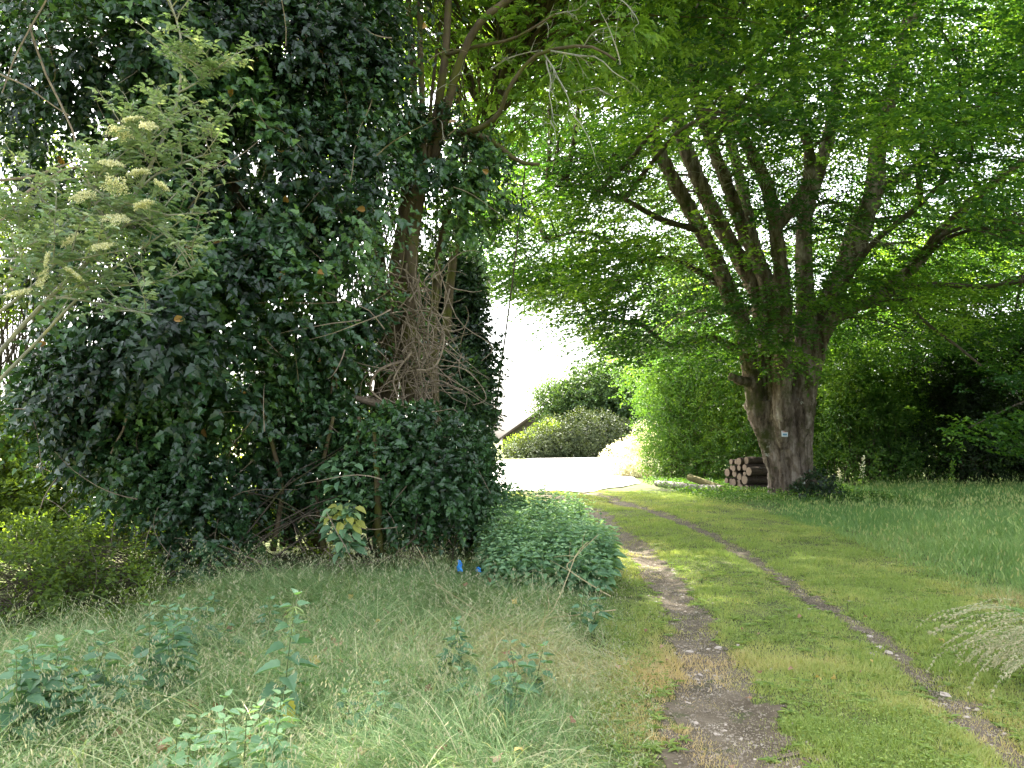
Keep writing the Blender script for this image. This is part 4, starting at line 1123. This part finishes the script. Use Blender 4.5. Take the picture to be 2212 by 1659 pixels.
# ================================================================== 6. nettles
nrng = random.Random(31)
def nettle(accL, accS, x, y, z0, h, lean=None, big=1.0, tint=.45, catkins=0):
    lean = lean if lean is not None else (nrng.gauss(0, .12), nrng.gauss(-.05, .1))
    n = 7
    t = np.linspace(0, 1, n)
    path = np.stack([x + lean[0] * h * t ** 1.6, y + lean[1] * h * t ** 1.6, z0 + h * t], 1)
    tube(accS, path, np.linspace(.004, .002, n), 4)
    nn = max(4, int(h / .062))
    pos, dd, nr, sz, tt = [], [], [], [], []
    for i in range(nn):
        f = .15 + .85 * (i + 1) / nn
        p0 = np.array([np.interp(f, t, path[:, k]) for k in range(3)])
        s = big * (.115 * (1 - .60 * max(0, f - .55) / .45) * (.75 + .25 * min(1, f / .3))) * nrng.uniform(.85, 1.15)
        az = (i % 2) * math.pi / 2 + nrng.gauss(0, .3) + x * 7
        for sg in (0, math.pi):
            d_ = np.array([math.cos(az + sg), math.sin(az + sg), .28 - .55 * (1 - f) + (.5 if f > .93 else 0)])
            pos.append(p0 + d_ * s * .3); dd.append(d_); nr.append(np.array([0, -.15, 1.0]) + rng.normal(size=3) * .15); sz.append(s)
            tt.append(tint + nrng.gauss(0, .12) + .25 * max(0, f - .8) / .2)
    put_leaves(accL, np.array(pos), np.array(dd), np.array(nr), np.array(sz), T_NETTLE, np.clip(np.array(tt), 0, .9))
    for c in range(catkins):
        f = nrng.uniform(.72, .95)
        p0 = np.array([np.interp(f, t, path[:, k]) for k in range(3)])
        tube(accL, wander(p0, (nrng.gauss(0, 1), nrng.gauss(0, 1), -.3), .06, 4, .3, .5, nrng), [.004, .003, .003, .002], 3, .93)

# single nettles in the foreground
for i, (u_, vt, vb_, nst, lab) in enumerate([
    (350, 1310, 1520, 5, 'clump of broad nettles in the middle of the left foreground grass'),
    (410, 1300, 1420, 3, 'small nettle just behind the middle foreground clump'),
    (60, 1375, 1590, 6, 'nettle clump in the lower left corner of the picture'),
    (120, 1390, 1560, 5, 'leafy nettles right of the corner clump'),
    (610, 1290, 1570, 1, 'tall single flowering nettle with a yellowing lowest leaf'),
    (250, 1440, 1600, 3, 'low nettle between the corner clump and the middle clump'),
    (530, 1510, 1690, 6, 'bright green low nettle clump at the bottom edge'),
    (470, 1560, 1700, 4, 'bright green nettle partly cut by the bottom edge'),
    (1140, 1385, 1500, 3, 'dark little nettle in the dry grass near the track'),
    (950, 1330, 1480, 3, 'slender nettle in the pale grass below the nettle bed'),
    (1060, 1440, 1540, 4, 'low nettle spread at the centre of the pale grass'),
    (1280, 1280, 1370, 3, 'outlying nettle at the track side of the nettle bed'),
    (560, 1290, 1400, 2, 'low nettle beside the tall flowering one'),
    (440, 1290, 1360, 2, 'pale nettle near the foot of the hanging ivy'),
    (820, 1490, 1580, 3, 'small nettle low in the grass at the bottom centre')]):
    d_ = Gd(vb_); g0 = P(u_, vb_, d_)
    h = max(.25, P(u_, vt, d_)[2])
    e = empty('nettle_plant', (g0[0], g0[1], 0), lab, 'nettle', 'nettles in the foreground grass')
    A = Acc(); S = Acc()
    for k_ in range(nst):
        x = g0[0] + (nrng.gauss(0, .10) if nst > 1 else 0); y = g0[1] + (nrng.gauss(0, .10) if nst > 1 else 0)
        nettle(A, S, x, y, 0, h * nrng.uniform(.75, 1.05), big=1.15 if i < 5 else .95, tint=.22 if i not in (6, 7) else .62, catkins=22 if i == 4 else 2)
    if i == 4: put_leaves(A, np.array([[g0[0] + .05, g0[1] - .1, .2]]), np.array([[.4, -.6, -.6]]), np.array([[0, -1, .6]]), np.array([.12]), T_NETTLE, np.array([1.0]))
    A.build('foliage', M['nettle'], e); S.build('stems', M['stem'], e)

# dense nettle bed
A = Acc()
cnt = 0
while cnt < 420:
    d_ = nrng.uniform(8.0, 11.6)
    u0 = np.interp(d_, [8, 9, 11.6], [1062, 1040, 1045]); u1 = np.interp(d_, [8, 8.6, 9.5, 11.6], [1300, 1325, 1322, 1255])
    u_ = nrng.uniform(u0, u1)
    x = (u_ - CU) / F * d_
    edge = min(u_ - u0, u1 - u_) / 60
    h = np.interp(d_, [8, 9, 11.6], [.52, .66, .80]) * (.8 + .2 * min(1, edge)) * (.72 + .5 * float(vnoise(np.array([[x, d_, 0]]), 2.2, 300)[0])) * nrng.uniform(.85, 1.12)
    nettle(A, A, x, d_, float(gz(x, d_)[0]), h, big=1.12, tint=.55 + .35 * (nrng.random() - .4), catkins=3 if d_ > 9 else 1)
    cnt += 1
o = A.build('nettle_bed', M['nettle']); tag(o, 'dense bed of green nettles at the left side of the track', 'nettles', kind='stuff')

# ================================================================== 7. grass
def blades(acc, x, y, h, w, lean, bend, tint, seg=3, az=None, z=None):
    n = len(x)
    z = gz(x, y) if z is None else z
    az = rng.random(n) * 2 * math.pi if az is None else az
    fd = np.stack([np.cos(az), np.sin(az), np.zeros(n)], 1)
    sa = rng.random(n) * 2 * math.pi
    sd = np.stack([np.cos(sa), np.sin(sa), np.zeros(n)], 1)
    V = []
    for i in range(seg + 1):
        t = i / seg
        ang = lean + bend * t
        if i == 0:
            p = np.stack([x, y, z - .01], 1); 
        else:
            st = (h / seg)[:, None]
            p = p + st * (np.sin(ang)[:, None] * fd + np.cos(ang)[:, None] * np.array([0, 0, 1.0]))
        ww = (w * (1 - .75 * t ** 1.5))[:, None]
        if i < seg:
            V.append(p - sd * ww / 2); V.append(p + sd * ww / 2)
        else:
            V.append(p)
    V = np.stack(V, 1)                       # n, 2*seg+1, 3
    # keep drooping tips off the ground
    g = gz(V[:, -1, 0], V[:, -1, 1])
    V[:, :, 2] = np.maximum(V[:, :, 2], z[:, None] - .01)
    k = 2 * seg + 1
    nb = acc.n; b = (np.arange(n) * k)[:, None] + nb
    acc.v.append(V.reshape(-1, 3)); acc.t.append(np.repeat(np.clip(tint, 0, 1), k)); acc.n += n * k
    for i in range(seg - 1):
        acc.f.append(b + np.array([2 * i, 2 * i + 1, 2 * i + 3, 2 * i + 2])[None])
    acc.f.append(b + np.array([2 * seg - 2, 2 * seg - 1, 2 * seg])[None])
    return p

def left_edge(y):   # where the mown turf of the track meets the tall verge on the left
    return np.interp(y, [2, 4, 5, 6, 8, 10, 13, 18, 24], [.55, .62, .72, .95, 1.15, 1.25, 1.15, .9, -.4])
def right_edge(y):  # and the meadow on the right
    return np.interp(y, [2, 5.5, 7, 9, 12, 16, 18, 19.5, 21, 24, 27], [4.6, 4.25, 4.7, 5.0, 5.4, 5.6, 5.5, 5.3, 5.0, 5.1, 5.0])

# short turf of the track
A = Acc()
N = 560000
dd = 3.0 + (rng.random(N) ** 1.35) * 22
uu = rng.uniform(900, 2330, N)
x = (uu - CU) / F * dd
k = (x > left_edge(dd) - .15 - .3 * rng.random(N)) & (x < right_edge(dd) + .4 * rng.random(N))
x, y = x[k], dd[k]
m = rut_mask(x, y); pn = xy0(x, y)
k = (m < -.25 + .95 * rng.random(len(x)) ** 1.3) | (rng.random(len(x)) < .08 + .45 * (vnoise(pn, 4.5, 205) > .55))
x, y, m, pn = x[k], y[k], m[k], pn[k]
pat = vnoise(pn, .7, 201) * .45 + vnoise(pn, 2.2, 202) * .35 + vnoise(pn, 8, 204) * .2
dry = np.clip((pat - .42) * 2.0, 0, 1) + np.clip(m + .35, 0, 1) * .45
dryspot = np.exp(-(((x - (left_edge(y) + .25)) / .35) ** 2)) * np.clip((7.5 - y) / 2.5, 0, 1) * .7 + np.exp(-(((x - right_edge(y)) / .3) ** 2)) * np.clip((9.5 - y) / 2, 0, 1) * np.clip((y - 5.5), 0, 1) * .9
tint = .16 + dry * .5 + dryspot * .55 + rng.random(len(x)) * .28
clump = vnoise(pn, 5, 203) * .5 + vnoise(pn, 1.4, 206) * .5
hh = (.014 + .075 * clump ** 1.5) * (1 + .3 * rng.random(len(x))) * np.where(m > 0, .7, 1)
blades(A, x, y, hh, np.full(len(x), .0045) * (1 + y / 14), rng.random(len(x)) * .5, rng.random(len(x)) * 1.0, tint, 2)
print('turf', len(x))
kc = (vnoise(pn, 2.4, 207) > .5) & (rng.random(len(x)) < .16) & (m < 0)
nc = kc.sum()
put_leaves(A, np.stack([x[kc], y[kc], gz(x[kc], y[kc]) + .012 + .03 * rng.random(nc)], 1), rand_unit(nc) * np.array([1, 1, .2]), np.array([0, 0, 1.0]) + rng.normal(size=(nc, 3)) * .35, rng.uniform(.010, .022, nc), T_ROUND, np.clip(.05 + .4 * rng.random(nc), 0, 1))
kc = (rng.random(len(x)) < .004) & (m < .2) & (y < 14)      # dandelion and plantain rosettes
for a0 in range(7):
    nc = kc.sum(); a_ = a0 * .9 + rng.random(nc)
    put_leaves(A, np.stack([x[kc], y[kc], gz(x[kc], y[kc]) + .01], 1), np.stack([np.cos(a_), np.sin(a_), .35 + 0 * a_], 1), np.array([0, 0, 1.0]) + rng.normal(size=(nc, 3)) * .2, rng.uniform(.04, .08, nc), T_LANCE, np.clip(.0 + .35 * rng.random(nc), 0, 1))
o = A.build('turf', M['turf']); tag(o, 'short worn green turf between and beside the wheel ruts', 'grass', kind='stuff')

# long lodged grass on the left
A = Acc(); H = Acc()
N = 200000
dd = 3.2 + rng.random(N) ** 1.15 * 8.2; uu = rng.uniform(-120, 1500, N)
x = (uu - CU) / F * dd; y = dd
k = (x < left_edge(y) + .12 - .35 * rng.random(N)) & (y < np.interp(x, [-6, -4, -3, -2, -.5, .3, 1.2], [5.6, 6.1, 7.4, 8.8, 9.8, 8.6, 11]))
x, y = x[k], y[k]; pn = xy0(x, y)
cl = vnoise(pn, 1.6, 211); dn = vnoise(pn, .7, 212); k = rng.random(len(x)) < .35 + cl
x, y, pn, cl, dn = x[k], y[k], pn[k], cl[k], dn[k]
n = len(x)
az = vnoise(pn, .9, 213) * 9 + rng.normal(size=n) * .9
fade = np.clip((left_edge(y) - x) / .8, .25, 1)
hh = (.24 + .36 * cl) * (.6 + .6 * rng.random(n)) * fade
strawy = np.clip((dn - .35) * 1.7, 0, 1)
tint = np.clip(.10 + .55 * strawy + .62 * rng.random(n) ** 1.5, 0, 1)
blades(A, x, y, hh, .0035 + .0045 * rng.random(n) ** 2, .15 + .6 * rng.random(n), 1.0 + 1.5 * rng.random(n), tint, 6, az=az)
kb = (rng.random(n) < .08) & (y < 8)
blades(A, x[kb], y[kb], (.45 + .35 * rng.random(kb.sum())) * fade[kb], .005 + .004 * rng.random(kb.sum()), .2 + .5 * rng.random(kb.sum()), 1.1 + 1.3 * rng.random(kb.sum()), .3 + .6 * rng.random(kb.sum()), 7)
# flattened straw at the base
ks = rng.random(n) < .5
blades(A, x[ks], y[ks], hh[ks] * .7, np.full(ks.sum(), .004), 1.0 + .5 * rng.random(ks.sum()), rng.random(ks.sum()) * .6, .65 + .35 * rng.random(ks.sum()), 3)
# nodding brome heads
kh = rng.random(n) < .045
nh = kh.sum()
azh = az[kh]
tips = blades(A, x[kh], y[kh], hh[kh] * 1.25 + .1, np.full(nh, .0022), .1 + .2 * rng.random(nh), .9 + .5 * rng.random(nh), tint[kh], 5, az=azh)
for i in range(4):
    off = rng.normal(size=(nh, 3)) * .010
    ddv = np.stack([np.cos(azh) * .5, np.sin(azh) * .5, -np.ones(nh)], 1) + rng.normal(size=(nh, 3)) * .25
    put_leaves(H, tips + off - np.array([0, 0, .016 * i]), ddv, rand_unit(nh), rng.uniform(.016, .028, nh), T_LANCE, rng.random(nh) * .8)
print('tall', n)
tall = A.build('tall_grass', M['tall']); tag(tall, 'long lodged pale grass filling the left foreground verge', 'grass', kind='stuff')
o = H.build('seed_heads', M['seed'], tall)

# meadow on the right
A = Acc(); N = 150000
dd = 3.6 + rng.random(N) ** 1.2 * 22; uu = rng.uniform(1380, 2420, N)
x = (uu - CU) / F * dd; y = dd
k = (x > right_edge(y) + .1 * rng.normal(size=N)) & (y < 26.5)
x, y = x[k], y[k]; pn = xy0(x, y); n = len(x)
gap_ = x - right_edge(y)
cl = vnoise(pn, 1.2, 221)
hh = (.16 + .42 * (cl * .6 + .4 * vnoise(pn, 3.5, 223))) * np.clip(gap_ / 1.2, .3, 1) * (.7 + .5 * rng.random(n)) * np.where(y > 15, .85, 1) * np.where((x < 9.5) & (y > 17), .42, 1)
drye = np.exp(-((gap_ - .25) / .3) ** 2) * np.clip((9.5 - y) / 2, 0, 1)
tint = np.clip(.08 + .35 * vnoise(pn, .5, 222) + .4 * rng.random(n) + drye * .7 - np.clip((y - 14) / 14, 0, .25), 0, 1)
blades(A, x, y, hh, (.004 + .002 * rng.random(n)) * (1 + y / 16), .25 * rng.random(n), .3 + .9 * rng.random(n), tint, 4)
kh = (rng.random(n) < .06) & (drye < .4)
tips = blades(A, x[kh], y[kh], hh[kh] * 1.35, np.full(kh.sum(), .003), .1 * rng.random(kh.sum()), .3 * rng.random(kh.sum()), np.full(kh.sum(), .6), 3)
put_leaves(A, tips - np.array([0, 0, .03]), np.array([0, 0, 1.0]) + rng.normal(size=(kh.sum(), 3)) * .3, rand_unit(kh.sum()), np.full(kh.sum(), .07), T_LANCE, .6 + .3 * rng.random(kh.sum()))
print('meadow', n)
o = A.build('meadow_grass', M['meadow']); tag(o, 'tall fresh meadow grass spreading right of the track', 'grass', kind='stuff')

# rough ground cover round the log stack and hedge foot
A = Acc(); N = 9000
x = np.concatenate([rng.uniform(4.6, 10, N), rng.uniform(-.9, 1.0, 3000)]); y = np.concatenate([rng.uniform(19.3, 30, N), rng.uniform(10.5, 16, 3000)])
k = (x > right_edge(y) - .1) | (x < 1.1)
x, y = x[k], y[k]; n = len(x)
sl = np.stack([x, y, gz(x, y) + .02 + rng.random(n) * .22], 1)
put_leaves(A, sl, rand_unit(n) * np.array([1, 1, .4]), np.array([0, 0, 1.0]) + rng.normal(size=(n, 3)) * .4, rng.uniform(.05, .09, n), T_OVATE, rng.random(n) * .8)
o = A.build('ground_cover', M['hedge']); tag(o, 'low leafy weeds round the log stack and the tree foot', 'weeds', kind='stuff')

# ================================================================== 8. things on the ground
# arching grass tuft with white seed heads, right edge
tf = empty('seeding_grass_tuft', (P(2340, 1465, Gd(1465))[0], Gd(1480), 0), 'arching grass tuft with whitish seed heads at the right edge', 'grass tuft')
A = Acc(); H = Acc()
bx_, by_ = tf.location.x, tf.location.y
for i in range(110):
    a0 = random.uniform(math.pi * .7, math.pi * 1.4) if i < 92 else random.uniform(0, 6.28)
    Lh = random.uniform(.6, 1.2)
    el = random.uniform(-.15, .3)
    pts = [np.array([bx_ + random.gauss(0, .07), by_ + random.gauss(0, .07), 0])]
    ang = el
    for s in range(9):
        ang += .235 * random.uniform(.75, 1.3)
        pts.append(pts[-1] + Lh / 9 * np.array([math.cos(a0) * math.sin(ang), math.sin(a0) * math.sin(ang), math.cos(ang)]))
    pts = np.array(pts); pts[:, 2] = np.maximum(pts[:, 2], .02)
    tube(A, pts, np.linspace(.0025, .001, 10), 3, .4)
    hd = []
    for s in np.linspace(.68, 1, 12):
        q = s * 9; j = min(int(q), 8); hd.append(pts[j] + (pts[j + 1] - pts[j]) * (q - j))
    hd = np.array(hd); dv = norm(np.gradient(hd, axis=0)); m_ = len(hd)
    for r_ in range(4):
        put_leaves(H, hd, dv + rng.normal(size=(m_, 3)) * .35 - np.array([0, 0, .2]), rand_unit(m_), rng.uniform(.018, .032, m_), T_LANCE, rng.uniform(.4, 1, m_))
n = 260
blades(A, bx_ + rng.normal(size=n) * .1, by_ + rng.normal(size=n) * .1, rng.uniform(.3, .6, n), np.full(n, .005), .2 + .4 * rng.random(n), .6 + rng.random(n), rng.random(n) * .4, 5)
A.build('blades', M['meadow'], tf); H.build('seed_heads', M['seed'], tf)
tf2 = empty('seeding_grass_tuft', (P(2060, 1400, Gd(1400))[0], Gd(1400), 0), 'three thin stalks with pale seed heads at the meadow edge', 'grass tuft')
A = Acc(); H = Acc()
for i in range(4):
    a0 = math.pi + random.uniform(-.4, .6)
    pts = [np.array([tf2.location.x + .25, tf2.location.y, 0])]; ang = .2
    for s in range(9):
        ang += .2; pts.append(pts[-1] + (.42 + .05 * i) / 9 * np.array([math.cos(a0) * math.sin(ang), math.sin(a0) * math.sin(ang), math.cos(ang)]))
    pts = np.array(pts); tube(A, pts, np.linspace(.002, .001, 10), 3, .4)
    hd = pts[6:]; dv = norm(np.gradient(hd, axis=0))
    for r_ in range(9): put_leaves(H, hd + rng.normal(size=hd.shape) * .004, dv + rng.normal(size=hd.shape) * .3, rand_unit(len(hd)), np.full(len(hd), .03), T_LANCE, rng.uniform(.4, 1, len(hd)))
A.build('blades', M['meadow'], tf2); H.build('seed_heads', M['seed'], tf2)

# dry stalks leaning over the verge
for i, (pts, lab) in enumerate([
    ([(1320, 1290, 7.6), (1230, 1230, 7.7), (1245, 1200, 7.8), (1292, 1155, 7.9)], 'dry forked stalk leaning against the front of the nettle bed'),
    ([(1170, 1450, 6.3), (1180, 1370, 6.6), (1190, 1330, 6.8), (1240, 1210, 7.4), (1270, 1170, 7.6)], 'long dry stalk rising from the grass to the nettle bed'),
    ([(1060, 1430, 6.4), (1010, 1350, 6.9), (960, 1290, 7.5), (900, 1180, 8.2)], 'long pale bent stem lying over the grass left of the nettle bed'),
    ([(1190, 1430, 6.0), (1130, 1400, 6.2), (1040, 1330, 6.9), (940, 1260, 7.6)], 'dry stem lying parallel to the long pale one'),
    ([(1330, 1330, 7.0), (1240, 1380, 6.8), (1150, 1380, 6.6)], 'short dry stem lying across the verge near the track')]):
    A = Acc(); pth = smooth_path([P(*q) for q in pts], 14, .05, i)
    pth[:, 2] = np.maximum(pth[:, 2], .12)
    tube(A, pth, np.linspace(.006, .003, 14), 5)
    for k_ in range(3): tube(A, wander(pth[4 + 3 * k_], (nrng.gauss(0, 1), -.2, .6), .22, 5, .3, .2, nrng), np.linspace(.0035, .0015, 5), 3)
    tag(A.build('dry_stalk', M['straw']), lab, 'stalk', 'dry stalks on the left verge')

# blue plastic scraps
for i, (u_, v_, w_, h_, lab) in enumerate([(993, 1222, .055, .12, 'upright scrap of blue plastic in the grass left of the nettles'), (1033, 1230, .055, .05, 'small flat scrap of blue plastic touching the nettle bed')]):
    c = P(u_, v_, 8.6 if i == 0 else 8.5)
    A = Acc(); nu, nv = 6, 8
    U, Vv = np.meshgrid(np.linspace(-1, 1, nu), np.linspace(-1, 1, nv))
    X = c[0] + U * w_ / 2 * (1 - .5 * np.maximum(Vv, 0)) + .008 * np.sin(Vv * 5); Z = c[2] + Vv * h_ / 2; Y = c[1] + .02 * np.sin(U * 3 + Vv * 4 + i)
    V1 = np.stack([X.ravel(), Y.ravel(), Z.ravel()], 1); V2 = V1 + np.array([0, .003, 0])
    a_ = np.arange((nu - 1) * (nv - 1)); r_ = a_ // (nu - 1); c_ = a_ % (nu - 1); q_ = r_ * nu + c_
    Fq = np.stack([q_, q_ + 1, q_ + nu + 1, q_ + nu], 1)
    A.add(V1, Fq); A.add(V2, Fq[:, ::-1].copy())
    tag(A.build('plastic_scrap', M['blue'], smooth=True), lab, 'litter')

# stones
def stone_mesh(name, seed, mat):
    bm = bmesh.new(); bmesh.ops.create_icosphere(bm, subdivisions=2, radius=1)
    r_ = random.Random(seed); sc = (1, r_.uniform(.55, .85), r_.uniform(.30, .48)); of = Vector((seed * 3.1, 0, 0))
    for vv_ in bm.verts:
        k_ = 1 + .6 * mnoise.noise(vv_.co * 1.3 + of) + .28 * mnoise.noise(vv_.co * 3 + of)
        vv_.co = Vector((vv_.co.x * sc[0], vv_.co.y * sc[1], vv_.co.z * sc[2])) * k_
    me = bpy.data.meshes.new(name); bm.to_mesh(me); bm.free(); me.materials.append(mat)
    return me
smesh = [stone_mesh('stone', s, M['flint']) for s in range(7)]
big_st = [(1585, 1640, .05, 'largest pale flint in the left rut at the bottom edge'), (1900, 1375, .038, 'pale flint pair member in the right rut, larger one'), (1920, 1385, .035, 'pale flint beside the larger one in the right rut'),
          (1512, 1422, .026, 'rounded pale flint midway along the left rut'), (2040, 1470, .05, 'long flat pale stone in the right rut'), (1490, 1375, .032, 'flat pale stone at the grassy edge of the left rut'),
          (1550, 1370, .032, 'flat pale stone on the turf side of the left rut'), (1550, 1540, .022, 'small upright white flint in the left rut'), (1640, 1618, .026, 'white flint right of the largest one'), (1880, 1355, .03, 'flat stone at the upper end of the right rut stones')]
def put_stone(x, y, r, lab, grp, k_):
    o = bpy.data.objects.new('stone', smesh[k_ % len(smesh)]); scene.collection.objects.link(o)
    o.location = (x, y, float(gz(x, y)[0]) + r * .12); o.scale = (r, r, r); o.rotation_euler = (random.uniform(-.2, .2), random.uniform(-.2, .2), random.uniform(0, 6.28))
    tag(o, lab, 'stone', grp)
for i, (u_, v_, r, lab) in enumerate(big_st):
    c = P(u_, v_, Gd(v_)); put_stone(c[0], c[1], r, lab, 'larger flints in the wheel ruts', i)
cnt = 0
while cnt < 190:
    left = random.random() < .62
    y = 3.2 + random.random() ** 1.6 * 7.5
    x = float(np.interp(y, RUT_Y, RUT_L if left else RUT_RX)) + random.gauss(0, .2 if left else .15)
    put_stone(x, y, random.uniform(.007, .024), 'pale flint stone lying in the left wheel rut' if left else 'pale flint stone lying in the right wheel rut', 'flints in the left rut' if left else 'flints in the right rut', cnt)
    cnt += 1
# gravel
A = Acc(); N = 26000
y = 3.0 + rng.random(N) ** 1.4 * 11; left = rng.random(N) < .6
x = np.where(left, np.interp(y, RUT_Y, RUT_L), np.interp(y, RUT_Y, RUT_RX)) + rng.normal(size=N) * .2
k = rut_mask(x, y) > .0; x, y = x[k], y[k]; n = len(x)
r_ = rng.uniform(.0025, .006, n) + .008 * rng.random(n) ** 6
oct_v = np.array([(1, 0, 0), (0, 1, 0), (-1, 0, 0), (0, -1, 0), (0, 0, .7), (0, 0, -.5)])
ja = oct_v[None] * (1 + rng.normal(size=(n, 6, 1)) * .25) * r_[:, None, None] + np.stack([x, y, gz(x, y) + .008], 1)[:, None]
fo = np.array([[0, 1, 4], [1, 2, 4], [2, 3, 4], [3, 0, 4], [1, 0, 5], [2, 1, 5], [3, 2, 5], [0, 3, 5]])
A.add(ja.reshape(-1, 3), (fo[None] + (np.arange(n) * 6)[:, None, None]).reshape(-1, 3))
o = A.build('gravel', M['pebble']); tag(o, 'fine gravel bedded in the bare soil of the ruts', 'gravel', kind='stuff')

# fallen leaves
def dead_leaf_mesh(seed):
    A = Acc(); r_ = random.Random(seed)
    n = 11; L = []
    th = np.linspace(0, 2 * math.pi, n, endpoint=False)
    vs = [(0, 0, .10)]
    for k_ in th:
        rad = 1 + .22 * math.sin(k_ * 5 + seed) + r_.uniform(-.1, .1)
        vs.append((math.cos(k_) * rad * .6, math.sin(k_) * rad * .45, .22 * math.sin(k_ * 2 + seed) * rad))
    A.add(vs, [[0, 1 + i, 1 + (i + 1) % n] for i in range(n)], [.6, .2, .45, .8, .95, .5, .7][seed % 7])
    o = A.build('fallen_leaf', M['dead_leaf'], smooth=True); me = o.data; bpy.data.objects.remove(o)
    return me
dl = [dead_leaf_mesh(s) for s in range(7)]
def put_leaf(x, y, z, s, lab, grp, k_):
    o = bpy.data.objects.new('fallen_leaf', dl[k_ % 7]); scene.collection.objects.link(o)
    o.location = (x, y, z); o.scale = (s, s, s); o.rotation_euler = (random.gauss(0, .5), random.gauss(0, .5), random.uniform(0, 6.28))
    tag(o, lab, 'leaf', grp)
for i in range(54):
    u_ = random.uniform(150, 1350); v_ = 1240 + 400 * random.random() ** 1.1; d_ = Gd(v_ + 45)
    c = P(u_, v_, d_)
    if c[0] > left_edge(c[1]): continue
    put_leaf(c[0], c[1], c[2] - .02, random.uniform(.035, .07), 'withered orange-brown leaf caught on the long left grass', 'withered leaves in the left verge', i)
for i in range(26):
    y = 3.6 + random.random() * 4; x = random.uniform(1.0, 3.6)
    put_leaf(x, y, float(gz(x, y)[0]) + .045, random.uniform(.02, .045), 'small pale dead leaf lying on the short turf', 'dead leaves on the turf', i)

# pale-flowered weeds near the thicket on the right
for i, (u_, v_, d_, h, lab) in enumerate([(1862, 1050, 23.5, 1.15, 'tall pale-flowered weed in front of the dark thicket right of the trunk'), (1815, 1050, 23.6, .75, 'shorter pale-flowered weed next to the trunk'), (2060, 1070, 22.0, 1.0, 'tall green weed before the darkest part of the thicket')]):
    c = P(u_, v_, d_); e = empty('flowering_weed', (c[0], c[1], 0), lab, 'weed', 'weeds before the dark thicket')
    S = Acc(); A = Acc(); B = Acc()
    pth = wander((c[0], c[1], 0), (0, 0, 1), h, 8, .08); tube(S, pth, np.linspace(.008, .003, 8), 4)
    m_ = 70
    f = rng.uniform(.45, 1, m_) if i < 2 else rng.uniform(.8, 1, m_)
    pos = np.stack([np.interp(f * h, np.linspace(0, h, 8), pth[:, k_]) for k_ in range(3)], 1) + rng.normal(size=(m_, 3)) * np.array([.06, .06, .02]) * (1.2 - f)[:, None]
    put_leaves(A, pos, rand_unit(m_), rand_unit(m_), np.full(m_, .05), T_ROUND, .5 + .5 * rng.random(m_))
    m_ = 40; f = rng.uniform(.05, .7, m_)
    pos = np.stack([np.interp(f * h, np.linspace(0, h, 8), pth[:, k_]) for k_ in range(3)], 1)
    put_leaves(B, pos, rand_unit(m_) * np.array([1, 1, .3]), np.array([0, 0, 1.0]) + rng.normal(size=(m_, 3)) * .2, rng.uniform(.1, .16, m_), T_LANCE, rng.random(m_))
    S.build('stem', M['stem'], e); A.build('flower_spike', M['parsley'] if i < 2 else M['hedge'], e); B.build('foliage', M['hedge'], e)
